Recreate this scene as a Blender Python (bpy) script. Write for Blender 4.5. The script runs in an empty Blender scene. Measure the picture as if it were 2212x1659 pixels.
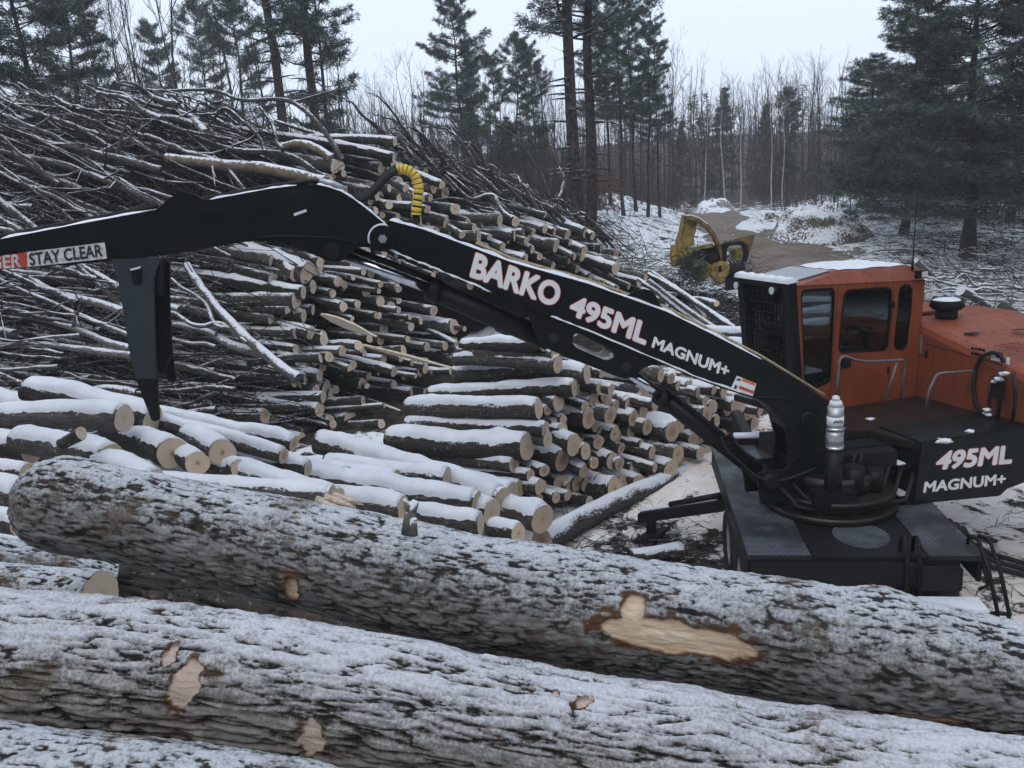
import bpy, bmesh, math, random
import numpy as np
from mathutils import Vector, Matrix
from mathutils.geometry import tessellate_polygon
random.seed(7); RNG = np.random.default_rng(7)
S = bpy.context.scene
COL = S.collection
rad = math.radians
# ------------------------------------------------------------------ camera
CZ = 5.3; PITCH = 13.2; ROLL = 3.5; HF = 65.0
W0, H0 = 2212.0, 1659.0                       # measuring grid used for the photograph
FPX = W0/2/math.tan(rad(HF/2))
cF = Vector((0, math.cos(rad(PITCH)), -math.sin(rad(PITCH))))
_r0 = Vector((1, 0, 0)); _u0 = _r0.cross(cF)
cR = _r0*math.cos(rad(ROLL)) - _u0*math.sin(rad(ROLL))
cU = _u0*math.cos(rad(ROLL)) + _r0*math.sin(rad(ROLL))
cam_d = bpy.data.cameras.new('camera'); cam = bpy.data.objects.new('camera', cam_d); COL.objects.link(cam)
cam.matrix_world = Matrix(((cR.x, cU.x, -cF.x, 0), (cR.y, cU.y, -cF.y, 0), (cR.z, cU.z, -cF.z, CZ), (0, 0, 0, 1)))
cam_d.sensor_width = 36; cam_d.sensor_fit = 'HORIZONTAL'; cam_d.lens = 18/math.tan(rad(HF/2))
cam_d.clip_start = 0.05; cam_d.clip_end = 3000
S.camera = cam
# ------------------------------------------------------------------ light
SUN_EL, SUN_AZ = 52.0, 200.0                  # overcast: weak, very soft sun
wd = bpy.data.worlds.new('World'); S.world = wd; wd.use_nodes = True
wn, wl = wd.node_tree.nodes, wd.node_tree.links
bgn = wn['Background']
sky = wn.new('ShaderNodeTexSky'); sky.sky_type = 'NISHITA'; sky.sun_disc = False
sky.sun_elevation = rad(SUN_EL); sky.sun_rotation = rad(SUN_AZ); sky.air_density = 1.6; sky.dust_density = 6.0
hs = wn.new('ShaderNodeHueSaturation'); hs.inputs['Saturation'].default_value = 0.35
mxw = wn.new('ShaderNodeMixRGB'); mxw.inputs[0].default_value = 0.82; mxw.inputs[2].default_value = (6.4, 7.35, 8.9, 1)
wl.new(sky.outputs[0], hs.inputs['Color']); wl.new(hs.outputs[0], mxw.inputs[1]); wl.new(mxw.outputs[0], bgn.inputs[0])
bgn.inputs[1].default_value = 0.11
sl = bpy.data.lights.new('sun', 'SUN'); sl.energy = 0.5; sl.angle = rad(40); sl.color = (1.0, 0.97, 0.93)
so = bpy.data.objects.new('sun', sl); COL.objects.link(so)
_sd = Vector((math.sin(rad(SUN_AZ))*math.cos(rad(SUN_EL)), math.cos(rad(SUN_AZ))*math.cos(rad(SUN_EL)), math.sin(rad(SUN_EL))))
so.rotation_euler = _sd.to_track_quat('Z', 'Y').to_euler()
S.view_settings.view_transform = 'Standard'; S.view_settings.look = 'None'
S.view_settings.exposure = 0.46; S.view_settings.gamma = 1.0
S.render.engine = 'CYCLES'
S.cycles.max_bounces = 6; S.cycles.diffuse_bounces = 3; S.cycles.glossy_bounces = 3
S.cycles.transparent_max_bounces = 12; S.cycles.volume_bounces = 2
S.cycles.use_denoising = True
# ------------------------------------------------------------------ helpers
C0 = Vector((0, 0, CZ))
def ray(u, v): return cF + cR*((u-W0/2)/FPX) + cU*((H0/2-v)/FPX)
def at_y(u, v, y): d = ray(u, v); return C0 + d*(y/d.y)
def at_z(u, v, z): d = ray(u, v); return C0 + d*((z-CZ)/d.z)
def at_k(u, v, k): return C0 + ray(u, v)*k
def at_pl(u, v, p0, n): d = ray(u, v); return C0 + d*((Vector(p0)-C0).dot(n)/d.dot(n))
def proj(p):
    d = Vector(p)-C0; k = d.dot(cF); return (W0/2+FPX*d.dot(cR)/k, H0/2-FPX*d.dot(cU)/k, k)
def _hash(ix, iy, iz, seed):
    h = (ix.astype(np.int64)*374761393 + iy.astype(np.int64)*668265263 + iz.astype(np.int64)*1440662683 + seed*974634777) & 0xffffffff
    h = ((h ^ (h >> 13))*1274126177) & 0xffffffff
    h = ((h ^ (h >> 15))*2246822519) & 0xffffffff
    return ((h ^ (h >> 16)) & 0xffffff)/float(0xffffff)*2-1
def vnoise(x, y, z, seed=0):
    x, y, z = np.broadcast_arrays(np.asarray(x, float), np.asarray(y, float), np.asarray(z, float))
    ix, iy, iz = np.floor(x), np.floor(y), np.floor(z)
    fx, fy, fz = x-ix, y-iy, z-iz
    fx, fy, fz = [t*t*t*(t*(t*6-15)+10) for t in (fx, fy, fz)]
    r = 0
    for a in (0, 1):
        for b in (0, 1):
            for c in (0, 1):
                w = (fx if a else 1-fx)*(fy if b else 1-fy)*(fz if c else 1-fz)
                r = r + w*_hash(ix+a, iy+b, iz+c, seed)
    return r
def fbm(x, y, z, o=4, seed=0, gain=.5):
    r = 0; a = 1; t = 0
    for i in range(o):
        r = r + a*vnoise(np.asarray(x)*2**i, np.asarray(y)*2**i, np.asarray(z)*2**i, seed+i*17); t += a; a *= gain
    return r/t
def sstep(a, b, x): t = np.clip((x-a)/(b-a), 0, 1); return t*t*(3-2*t)
# object bookkeeping
ORI = {}
def tag(o, label=None, cat=None, group=None, kind=None):
    if label: o['label'] = label
    if cat: o['category'] = cat
    if group: o['group'] = group
    if kind: o['kind'] = kind
    return o
def empty(name, loc, label, cat, group=None):
    o = bpy.data.objects.new(name, None); COL.objects.link(o); o.location = loc; o.empty_display_size = .2
    ORI[o.name] = Vector(loc); return tag(o, label, cat, group)
def raw_mesh(name, V, F, mats, mi=None, smooth=True, uv=None):
    me = bpy.data.meshes.new(name)
    me.from_pydata(V if isinstance(V, list) else V.tolist(), [], F if isinstance(F, list) else F.tolist())
    for m in mats: me.materials.append(m)
    if mi is not None and len(mats) > 1: me.polygons.foreach_set('material_index', mi)
    if smooth is True: me.polygons.foreach_set('use_smooth', [True]*len(me.polygons))
    elif smooth: me.polygons.foreach_set('use_smooth', smooth)
    if uv is not None:
        l = me.uv_layers.new(name='UVMap'); vi = np.empty(len(me.loops), int); me.loops.foreach_get('vertex_index', vi)
        l.data.foreach_set('uv', np.asarray(uv)[vi].ravel())
    me.update(); return me
def link(name, me, parent=None, loc=None, mat=None):
    o = bpy.data.objects.new(name, me); COL.objects.link(o)
    if parent: o.parent = parent
    if mat is not None: o.matrix_basis = mat
    elif loc is not None: o.location = loc
    return o
class MB:
    def __init__(s): s.v = []; s.f = []; s.m = []; s.sm = []
    def add(s, V, F, mat=0, smooth=False):
        n = len(s.v); s.v += [tuple(p) for p in V]; s.f += [tuple(i+n for i in f) for f in F]
        s.m += [mat]*len(F); s.sm += [smooth]*len(F)
    def box(s, p0, ax, ay, az, mat=0):          # corner + three edge vectors
        p0, ax, ay, az = map(Vector, (p0, ax, ay, az))
        if ax.cross(ay).dot(az) < 0: ax, ay = ay, ax
        V = [p0+ax*i+ay*j+az*k for k in (0, 1) for j in (0, 1) for i in (0, 1)]
        s.add(V, [(0, 2, 3, 1), (4, 5, 7, 6), (0, 1, 5, 4), (2, 6, 7, 3), (0, 4, 6, 2), (1, 3, 7, 5)], mat)
    def cbox(s, c, ax, ay, az, mat=0):
        c, ax, ay, az = map(Vector, (c, ax, ay, az)); s.box(c-ax/2-ay/2-az/2, ax, ay, az, mat)
    def tube(s, path, r, n=8, mat=0, cap=True, smooth=True):
        P = [Vector(p) for p in path]; R = r if isinstance(r, (list, tuple)) else [r]*len(P)
        V = []; t0 = (P[1]-P[0]).normalized(); up = Vector((0, 0, 1)) if abs(t0.z) < .9 else Vector((1, 0, 0))
        a = t0.cross(up).normalized()
        for i, p in enumerate(P):
            t = (P[min(i+1, len(P)-1)]-P[max(i-1, 0)]).normalized()
            a = (a-t*a.dot(t)); a = a.normalized() if a.length > 1e-6 else t.orthogonal().normalized()
            b = t.cross(a)
            V += [p+(a*math.cos(2*math.pi*k/n)+b*math.sin(2*math.pi*k/n))*R[i] for k in range(n)]
        F = [(i*n+k, i*n+(k+1) % n, (i+1)*n+(k+1) % n, (i+1)*n+k) for i in range(len(P)-1) for k in range(n)]
        s.add(V, F, mat, smooth)
        if cap:
            m = len(P)-1; s.add(V[:n], [tuple(range(n-1, -1, -1))], mat); s.add(V[m*n:], [tuple(range(n))], mat)
    def cyl(s, a, b, r, n=20, mat=0, r2=None): s.tube([a, b], [r, r if r2 is None else r2], n, mat)
    def prism(s, outer, thick, holes=(), mat=0, side=None):   # planar 3d loops, extruded by vector
        loops = [[Vector(p) for p in outer]]+[[Vector(p) for p in h] for h in holes]; th = Vector(thick)
        n = th.normalized(); a = n.orthogonal().normalized(); b = n.cross(a)
        flat = [[Vector((p.dot(a), p.dot(b), 0)) for p in L] for L in loops]
        tris = tessellate_polygon(flat); allp = [p for L in loops for p in L]; N = len(allp)
        fr = []; bk = []
        for t in tris:
            q = [flat_i for flat_i in t]; nn = (allp[q[1]]-allp[q[0]]).cross(allp[q[2]]-allp[q[0]])
            if nn.dot(th) > 0: q = q[::-1]
            fr.append(tuple(q)); bk.append(tuple(N+i for i in q[::-1]))
        V = allp+[p+th for p in allp]; s.add(V, fr+bk, mat)
        o = 0; F = []
        for L in loops:
            m = len(L); F += [(o+i, o+(i+1) % m, N+o+(i+1) % m, N+o+i) for i in range(m)]; o += m
        s.add(V, F, mat if side is None else side)
    def build(s, name, mats, parent=None, origin=None, bevel=0, fixn=True):
        mats = mats if isinstance(mats, (list, tuple)) else [mats]
        po = ORI.get(parent.name, Vector()) if parent else Vector()
        o0 = Vector(origin) if origin is not None else (po if parent else (Vector(s.v[0]) if s.v else Vector()))
        V = [(p[0]-o0.x, p[1]-o0.y, p[2]-o0.z) for p in s.v]
        me = raw_mesh(name, V, s.f, mats, s.m, smooth=s.sm)
        if fixn or bevel:
            bm = bmesh.new(); bm.from_mesh(me); bmesh.ops.remove_doubles(bm, verts=bm.verts, dist=1e-5)
            bmesh.ops.recalc_face_normals(bm, faces=bm.faces)
            if bevel:
                ed = [e for e in bm.edges if len(e.link_faces) == 2 and e.calc_face_angle(0) > .6]
                bmesh.ops.bevel(bm, geom=ed, offset=bevel, segments=2, affect='EDGES', clamp_overlap=True)
            bm.to_mesh(me); bm.free()
        o = link(name, me, parent, loc=o0-po); ORI[o.name] = o0
        return o
# ------------------------------------------------------------------ materials
def mat(name):
    m = bpy.data.materials.new(name); m.use_nodes = True; nt = m.node_tree
    return m, nt.nodes, nt.links, nt.nodes['Principled BSDF']
def nd(N, t, **k):
    n = N.new(t)
    for a, b in k.items():
        if a.startswith('i_'):
            key = a[2:]; key = int(key) if key.isdigit() else key.replace('_', ' ')
            n.inputs[key].default_value = b
        else: setattr(n, a, b)
    return n
def rgb(*c): return (c[0], c[1], c[2], 1)
def noise(N, L, co, scale, detail=4, rough=.6, dist=0):
    n = nd(N, 'ShaderNodeTexNoise', i_Scale=scale, i_Detail=detail, i_Roughness=rough, i_Distortion=dist); L.new(co, n.inputs['Vector']); return n.outputs['Fac']
def ramp(N, L, fac, stops, interp='LINEAR'):
    r = N.new('ShaderNodeValToRGB'); r.color_ramp.interpolation = interp; e = r.color_ramp.elements
    while len(e) < len(stops): e.new(.5)
    for x, (p, c) in zip(e, stops): x.position = p; x.color = c if len(c) == 4 else rgb(*c)
    L.new(fac, r.inputs[0]); return r.outputs[0]
def mapr(N, L, v, a, b, c=0., d=1.):
    m = nd(N, 'ShaderNodeMapRange', interpolation_type='SMOOTHSTEP'); L.new(v, m.inputs[0])
    for i, x in zip((1, 2, 3, 4), (a, b, c, d)): m.inputs[i].default_value = x
    return m.outputs[0]
def math_(N, L, op, a, b=None):
    m = nd(N, 'ShaderNodeMath', operation=op)
    for i, x in enumerate((a, b)):
        if x is None: continue
        if isinstance(x, (int, float)): m.inputs[i].default_value = x
        else: L.new(x, m.inputs[i])
    return m.outputs[0]
def mix(N, L, f, a, b):
    m = N.new('ShaderNodeMixRGB')
    for i, x in enumerate((f, a, b)):
        if isinstance(x, (int, float)): m.inputs[i].default_value = x
        elif isinstance(x, tuple): m.inputs[i].default_value = x
        else: L.new(x, m.inputs[i])
    return m.outputs[0]
def coords(N, L, kind='Object', scale=(1, 1, 1)):
    t = N.new('ShaderNodeTexCoord'); mp = N.new('ShaderNodeMapping'); mp.inputs['Scale'].default_value = scale
    L.new(t.outputs[kind], mp.inputs[0]); return mp.outputs[0]
def worldpos(N, L, scale=(1, 1, 1)):
    g = N.new('ShaderNodeNewGeometry'); mp = N.new('ShaderNodeMapping'); mp.inputs['Scale'].default_value = scale
    L.new(g.outputs['Position'], mp.inputs[0]); return mp.outputs[0]
def normal_z(N, L):
    g = N.new('ShaderNodeNewGeometry'); s = N.new('ShaderNodeSeparateXYZ'); L.new(g.outputs['Normal'], s.inputs[0]); return s.outputs['Z']
def bump(N, L, P, h, strength=.5, dist=.01):
    b = nd(N, 'ShaderNodeBump', i_Strength=strength, i_Distance=dist); L.new(h, b.inputs['Height']); L.new(b.outputs[0], P.inputs['Normal'])
SNOW = rgb(.68, .70, .745)
def simple(name, c, rough=.6, metal=0., spec=.5, var=.25, vs=6., bmp=0., snow=None, snow_ns=14.):
    m, N, L, P = mat(name); co = worldpos(N, L)
    f = noise(N, L, co, vs, 5)
    col = mix(N, L, mapr(N, L, f, .3, .7), rgb(*[x*(1-var) for x in c]), rgb(*[min(1, x*(1+var)) for x in c]))
    if snow is not None:
        z = normal_z(N, L); n2 = noise(N, L, co, snow_ns, 5, .65)
        s = math_(N, L, 'ADD', z, math_(N, L, 'MULTIPLY', math_(N, L, 'SUBTRACT', n2, .5), 1.6))
        sm = mapr(N, L, s, snow, snow+.18)
        col = mix(N, L, sm, col, SNOW); P.inputs['Roughness'].default_value = rough
        L.new(mapr(N, L, sm, 0, 1, rough, .8), P.inputs['Roughness'])
    else: P.inputs['Roughness'].default_value = rough
    L.new(col, P.inputs['Base Color']); P.inputs['Metallic'].default_value = metal; P.inputs['Specular IOR Level'].default_value = spec
    if bmp: bump(N, L, P, noise(N, L, co, vs*8, 4), bmp)
    return m
M = {}
def snowmat():
    m, N, L, P = mat('snow'); co = worldpos(N, L)
    f = noise(N, L, co, 3, 5); n2 = noise(N, L, co, 45, 3)
    c = mix(N, L, mapr(N, L, f, .3, .7), rgb(.61, .63, .68), rgb(.70, .715, .755))
    sp = mapr(N, L, noise(N, L, co, 26, 3, .7), .69, .74)
    c = mix(N, L, sp, c, rgb(.22, .2, .18))
    L.new(c, P.inputs['Base Color']); P.inputs['Roughness'].default_value = .75; P.inputs['Specular IOR Level'].default_value = .2
    bump(N, L, P, noise(N, L, co, 22, 5, .75), .7, .02); return m
M['snow'] = snowmat()
def barkmat(name, dark, light, snow_at, snow_soft, sc=1., lichen=0.):
    m, N, L, P = mat(name); co = coords(N, L, 'Object', (2.2*sc, 13*sc, 13*sc)); iso = worldpos(N, L)
    oi = N.new('ShaderNodeObjectInfo')
    f = noise(N, L, co, 2.2, 6, .65); f2 = noise(N, L, iso, 7, 5)
    col = ramp(N, L, f, [(.3, dark), (.52, [(a+b)/2 for a, b in zip(dark, light)]), (.72, light)])
    col = mix(N, L, mapr(N, L, f2, .45, .75), col, rgb(*[x*.55 for x in light]))
    if lichen: col = mix(N, L, mapr(N, L, noise(N, L, iso, 16, 4), .6, .68, 0, lichen), col, rgb(.30, .33, .29))
    hv = N.new('ShaderNodeHueSaturation'); L.new(col, hv.inputs['Color']); L.new(mapr(N, L, oi.outputs['Random'], 0, 1, .6, 1.35), hv.inputs['Value'])
    z = normal_z(N, L); n2 = noise(N, L, iso, 30, 5, .7); n3 = noise(N, L, iso, 2.2, 3)
    s = math_(N, L, 'ADD', z, math_(N, L, 'MULTIPLY', math_(N, L, 'SUBTRACT', n2, .5), 1.5))
    s = math_(N, L, 'ADD', s, math_(N, L, 'MULTIPLY', math_(N, L, 'SUBTRACT', n3, .5), 1.3))
    s = math_(N, L, 'ADD', s, math_(N, L, 'MULTIPLY', math_(N, L, 'SUBTRACT', f, .5), .8))
    sm = mapr(N, L, s, snow_at, snow_at+snow_soft)
    L.new(mix(N, L, sm, hv.outputs[0], SNOW), P.inputs['Base Color']); P.inputs['Roughness'].default_value = .9; P.inputs['Specular IOR Level'].default_value = .15
    bump(N, L, P, f, .9, .02); return m
M['bark'] = barkmat('bark_dark', (.016, .0145, .013), (.092, .083, .075), .80, .25, 1., .6)
M['barkbare'] = barkmat('bark_under_snow_cap', (.014, .0125, .011), (.078, .069, .061), .62, .30, 1., .4)
M['pole'] = barkmat('pole_bark', (.019, .017, .016), (.105, .096, .092), .58, .3, 1.)
M['twig'] = simple('twig_bark', (.04, .036, .034), .9, spec=.1, snow=.88)
M['deadfall'] = barkmat('deadfall_bark', (.04, .037, .035), (.18, .165, .155), .36, .3, 1.)
def endmat(name, gain, pale_):
    m, N, L, P = mat(name); t = N.new('ShaderNodeTexCoord'); oi = N.new('ShaderNodeObjectInfo')
    sub = nd(N, 'ShaderNodeVectorMath', operation='SUBTRACT'); L.new(t.outputs['UV'], sub.inputs[0]); sub.inputs[1].default_value = (.5, .5, 0)
    rnd = oi.outputs['Random']
    ofs = N.new('ShaderNodeCombineXYZ'); L.new(mapr(N, L, rnd, 0, 1, -4, 9), ofs.inputs[2])
    ad = nd(N, 'ShaderNodeVectorMath', operation='ADD'); L.new(sub.outputs[0], ad.inputs[0]); L.new(ofs.outputs[0], ad.inputs[1])
    nz = noise(N, L, ad.outputs[0], 3.5, 4); nf = noise(N, L, ad.outputs[0], 14, 4)
    ln = nd(N, 'ShaderNodeVectorMath', operation='LENGTH'); L.new(sub.outputs[0], ln.inputs[0])
    r = math_(N, L, 'ADD', math_(N, L, 'MULTIPLY', ln.outputs['Value'], 2.), math_(N, L, 'MULTIPLY', math_(N, L, 'SUBTRACT', nz, .5), .34))
    rings = math_(N, L, 'SINE', math_(N, L, 'MULTIPLY', r, 46.))
    c = ramp(N, L, r, [(0., (.22, .12, .065)), (.10, (.30, .18, .10)), (.2, (.50, .36, .235)), (.6, (.56, .42, .285)), (.9, (.54, .405, .28)), (.985, (.42, .29, .19))])
    pale = ramp(N, L, r, [(0., (.44, .31, .20)), (.3, (.56, .425, .30)), (.95, (.58, .45, .325))])
    red = ramp(N, L, r, [(0., (.30, .16, .10)), (.45, (.44, .27, .18)), (.62, (.50, .36, .25)), (.95, (.52, .39, .28))])
    k1 = mapr(N, L, rnd, .40, .44); k2 = mapr(N, L, rnd, .82, .85)
    c = mix(N, L, k1, pale, c); c = mix(N, L, k2, c, red)
    c = mix(N, L, mapr(N, L, rings, -1, 1, 0, .10), c, rgb(.34, .22, .14))
    c = mix(N, L, mapr(N, L, nf, .55, .75, 0, .35), c, rgb(.33, .25, .19))
    dirt = mapr(N, L, noise(N, L, ad.outputs[0], 5.5, 5, .7), .60, .72)
    c = mix(N, L, math_(N, L, 'MULTIPLY', dirt, mapr(N, L, rnd, .2, .9, .05, .65)), c, rgb(.66, .66, .68))
    c = mix(N, L, pale_, c, rgb(.72, .58, .42)); hv = nd(N, 'ShaderNodeHueSaturation', i_Value=gain, i_Saturation=.86); L.new(c, hv.inputs['Color'])
    L.new(hv.outputs[0], P.inputs['Base Color']); P.inputs['Roughness'].default_value = .8; P.inputs['Specular IOR Level'].default_value = .2
    bump(N, L, P, nf, .3, .005); return m
M['end'] = endmat('sawn_wood_end', 1.0, .0); M['endpale'] = endmat('fresh_pale_wood_end', 1.22, .22)
def splitmat():
    m, N, L, P = mat('torn_wood'); co = coords(N, L, 'Object', (3, 26, 26)); f = noise(N, L, co, 2, 5)
    L.new(ramp(N, L, f, [(.3, (.30, .21, .14)), (.5, (.56, .46, .35)), (.7, (.70, .62, .50))]), P.inputs['Base Color']); P.inputs['Roughness'].default_value = .85
    bump(N, L, P, f, .8, .01); return m
M['torn'] = splitmat(); M['snowlimb'] = barkmat('snowy_limb_bark', (.04, .037, .035), (.17, .155, .145), .05, .3, 1.)
def boompaint():
    m, N, L, P = mat('dark_green_paint'); co = worldpos(N, L); st = worldpos(N, L, (1.5, 9, 9))
    c = mix(N, L, mapr(N, L, noise(N, L, co, 2.5, 5), .3, .7), rgb(.003, .0052, .0052), rgb(.0058, .0085, .0085))
    c = mix(N, L, mapr(N, L, noise(N, L, st, 7, 6, .8), .66, .72, 0, .55), c, rgb(.035, .042, .043)); c = mix(N, L, mapr(N, L, noise(N, L, co, 55, 4, .8), .70, .76, 0, .5), c, rgb(.16, .17, .18))
    L.new(c, P.inputs['Base Color']); L.new(mapr(N, L, noise(N, L, co, 6, 4), .3, .7, .34, .55), P.inputs['Roughness']); P.inputs['Specular IOR Level'].default_value = .18
    bump(N, L, P, noise(N, L, co, 2.2, 3), .10, .02); return m
M['paint'] = boompaint()
M['heelpaint'] = simple('grey_green_heel_paint', (.024, .032, .038), .5, spec=.3, var=.15, vs=3)
M['black'] = simple('black_steel', (.0055, .006, .007), .5, spec=.2, var=.3)
M['deck'] = simple('greasy_platform_plate', (.013, .009, .008), .38, spec=.35, var=.5, vs=5, bmp=.15)
def dirtypaint(name, c, rough, dirt, amt):
    m, N, L, P = mat(name); co = worldpos(N, L); st = worldpos(N, L, (9, 9, 1.1))
    col = mix(N, L, mapr(N, L, noise(N, L, co, 2.2, 5), .3, .7), rgb(*[x*.82 for x in c]), rgb(*[x*1.15 for x in c]))
    d1 = mapr(N, L, noise(N, L, st, 1.6, 5, .65), .48, .72, 0, amt); d2 = mapr(N, L, noise(N, L, co, 13, 5, .75), .60, .70, 0, amt)
    col = mix(N, L, d1, col, rgb(*dirt)); col = mix(N, L, d2, col, rgb(*dirt)); L.new(col, P.inputs['Base Color'])
    L.new(mapr(N, L, d1, 0, amt, rough, .75), P.inputs['Roughness']); P.inputs['Specular IOR Level'].default_value = .3
    bump(N, L, P, noise(N, L, co, 3.5, 3), .08, .02); return m
M['orange'] = dirtypaint('orange_paint', (.205, .048, .020), .40, (.045, .026, .02), .5)
M['orange2'] = dirtypaint('orange_hood_paint', (.215, .053, .024), .48, (.06, .03, .022), .5)
M['chrome'] = simple('chrome_rod', (.55, .57, .6), .18, metal=1., var=.1)
M['silver'] = simple('galvanised_steel', (.42, .43, .44), .4, metal=.7, var=.2, vs=12)
M['rubber'] = simple('rubber', (.016, .016, .017), .75, spec=.25)
M['rim'] = simple('grey_rim', (.22, .21, .2), .6, var=.3)
M['yellow'] = simple('yellow_hose_guard', (.62, .44, .055), .45, var=.12, vs=20)
M['yellowpaint'] = simple('worn_yellow_paint', (.22, .145, .032), .6, var=.65, vs=7, bmp=.3)
M['yellowdirty'] = simple('dirty_yellow_steel', (.12, .075, .02), .7, var=.6, vs=5)
M['white'] = simple('white_vinyl', (.72, .72, .72), .5, var=.06)
M['dirtywhite'] = simple('scuffed_white_vinyl', (.50, .50, .49), .55, var=.35, vs=25)
M['red'] = simple('red_vinyl', (.42, .045, .035), .5, var=.25, vs=20)
M['redline'] = simple('red_outline_vinyl', (.45, .06, .05), .5, var=.05)
M['orangevinyl'] = simple('orange_vinyl', (.6, .18, .05), .5, var=.1)
M['ink'] = simple('black_ink', (.015, .015, .018), .5, var=.05)
M['frost'] = simple('frosted_sunroof', (.17, .19, .21), .3, var=.12, vs=3)
M['lamp'] = simple('lamp_lens', (.55, .57, .6), .15, var=.1)
M['stone'] = simple('rock', (.18, .17, .165), .85, var=.3, vs=3, bmp=.4, snow=.55, snow_ns=5)
M['seatcloth'] = simple('seat_cloth', (.02, .02, .022), .8)
M['rope'] = simple('frayed_tan_rope', (.34, .27, .17), .9, var=.3, vs=30)
M['steelwhite'] = simple('snow_rimmed_steel', (.1, .11, .12), .5, snow=.2)
def glassmat():
    m, N, L, P = mat('cab_glass'); out = N['Material Output']
    tr = N.new('ShaderNodeBsdfTransparent'); tr.inputs[0].default_value = (.60, .65, .66, 1)
    gl = N.new('ShaderNodeBsdfGlossy'); gl.inputs['Roughness'].default_value = .03; gl.inputs[0].default_value = (.8, .8, .8, 1)
    fr = N.new('ShaderNodeFresnel'); fr.inputs[0].default_value = 1.45
    ms = N.new('ShaderNodeMixShader'); L.new(fr.outputs[0], ms.inputs[0]); L.new(tr.outputs[0], ms.inputs[1]); L.new(gl.outputs[0], ms.inputs[2]); L.new(ms.outputs[0], out.inputs[0])
    return m
M['glass'] = glassmat()
def treadmat():
    m, N, L, P = mat('chequer_plate'); co = coords(N, L, 'Object'); iso = worldpos(N, L)
    b = nd(N, 'ShaderNodeTexBrick', i_Scale=1.0); L.new(co, b.inputs['Vector'])
    b.offset = .5; b.inputs['Color1'].default_value = rgb(1, 1, 1); b.inputs['Color2'].default_value = rgb(.8, .8, .8); b.inputs['Mortar'].default_value = rgb(0, 0, 0)
    b.inputs['Brick Width'].default_value = .06; b.inputs['Row Height'].default_value = .032; b.inputs['Mortar Size'].default_value = .009; b.inputs['Mortar Smooth'].default_value = .3
    wear = mapr(N, L, noise(N, L, iso, 1.3, 4), .34, .58)
    f = math_(N, L, 'MULTIPLY', b.outputs['Color'], mapr(N, L, wear, 0, 1, .15, 1.))
    c = mix(N, L, f, rgb(.008, .009, .010), rgb(.17, .19, .22)); L.new(c, P.inputs['Base Color'])
    L.new(mapr(N, L, f, 0, 1, .55, .35), P.inputs['Roughness']); P.inputs['Specular IOR Level'].default_value = .4
    bump(N, L, P, b.outputs['Color'], .5, .004); return m
M['tread'] = treadmat()
def groundmat():
    m, N, L, P = mat('snowy_ground'); co = worldpos(N, L); g = N.new('ShaderNodeNewGeometry'); sx = N.new('ShaderNodeSeparateXYZ'); L.new(g.outputs['Position'], sx.inputs[0])
    sn = mix(N, L, mapr(N, L, noise(N, L, co, .9, 4), .3, .7), rgb(.66, .68, .72), rgb(.77, .785, .82))
    at = nd(N, 'ShaderNodeAttribute', attribute_name='tint')
    saw = mix(N, L, mapr(N, L, noise(N, L, co, 3, 4), .3, .7), rgb(.72, .62, .55), rgb(.83, .79, .76))
    sep = N.new('ShaderNodeSeparateXYZ'); L.new(at.outputs['Vector'], sep.inputs[0])
    c = mix(N, L, sep.outputs['X'], sn, saw)
    litter_and_shade = mix(N, L, mapr(N, L, noise(N, L, co, 5, 4), .35, .65), rgb(.012, .010, .009), rgb(.06, .048, .04))
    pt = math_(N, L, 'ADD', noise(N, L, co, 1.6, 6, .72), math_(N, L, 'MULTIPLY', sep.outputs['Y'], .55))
    c = mix(N, L, mapr(N, L, pt, .60, .68), c, litter_and_shade)
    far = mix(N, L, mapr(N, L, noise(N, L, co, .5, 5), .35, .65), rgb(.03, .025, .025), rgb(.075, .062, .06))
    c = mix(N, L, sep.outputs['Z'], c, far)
    L.new(c, P.inputs['Base Color']); P.inputs['Roughness'].default_value = .9; P.inputs['Specular IOR Level'].default_value = .1
    bump(N, L, P, noise(N, L, co, 9, 6, .7), .6, .05); return m
M['ground'] = groundmat()
def roadmat():
    m, N, L, P = mat('muddy_dirt'); co = worldpos(N, L)
    f = noise(N, L, co, .8, 6, .7); f2 = noise(N, L, co, 7, 5, .7)
    c = mix(N, L, mapr(N, L, f, .35, .65), rgb(.085, .062, .046), rgb(.17, .132, .10))
    c = mix(N, L, mapr(N, L, f2, .52, .7), c, rgb(.24, .20, .165)); c = mix(N, L, mapr(N, L, noise(N, L, co, 2.2, 5, .7), .66, .72), c, rgb(.55, .55, .57))
    L.new(c, P.inputs['Base Color']); P.inputs['Roughness'].default_value = .85; bump(N, L, P, f2, .7, .05); return m
M['road'] = roadmat()
def needlemat(name, a, b, frost):
    m, N, L, P = mat(name); co = worldpos(N, L); f = noise(N, L, co, 1.1, 3); oi = N.new('ShaderNodeObjectInfo')
    c = mix(N, L, mapr(N, L, f, .3, .7), rgb(*a), rgb(*b))
    n2 = noise(N, L, co, 2.6, 4); c = mix(N, L, mapr(N, L, n2, .5, .68, 0, frost), c, rgb(.42, .47, .48))
    L.new(c, P.inputs['Base Color']); P.inputs['Roughness'].default_value = .7; P.inputs['Specular IOR Level'].default_value = .2; return m
M['needle'] = needlemat('pine_needles', (.030, .048, .038), (.062, .085, .068), .30)
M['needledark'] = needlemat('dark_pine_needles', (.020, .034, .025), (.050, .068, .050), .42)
M['trunk'] = simple('tree_bark', (.042, .038, .036), .9, spec=.1, var=.65, vs=7, bmp=.9, snow=.92, snow_ns=9)
M['bare'] = simple('bare_twigs', (.045, .038, .038), .9, spec=.1, var=.3)
M['birch'] = simple('birch_bark', (.36, .34, .33), .8, var=.35, vs=5)
M['russet'] = simple('russet_leaves', (.10, .048, .028), .8, var=.4)
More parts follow.
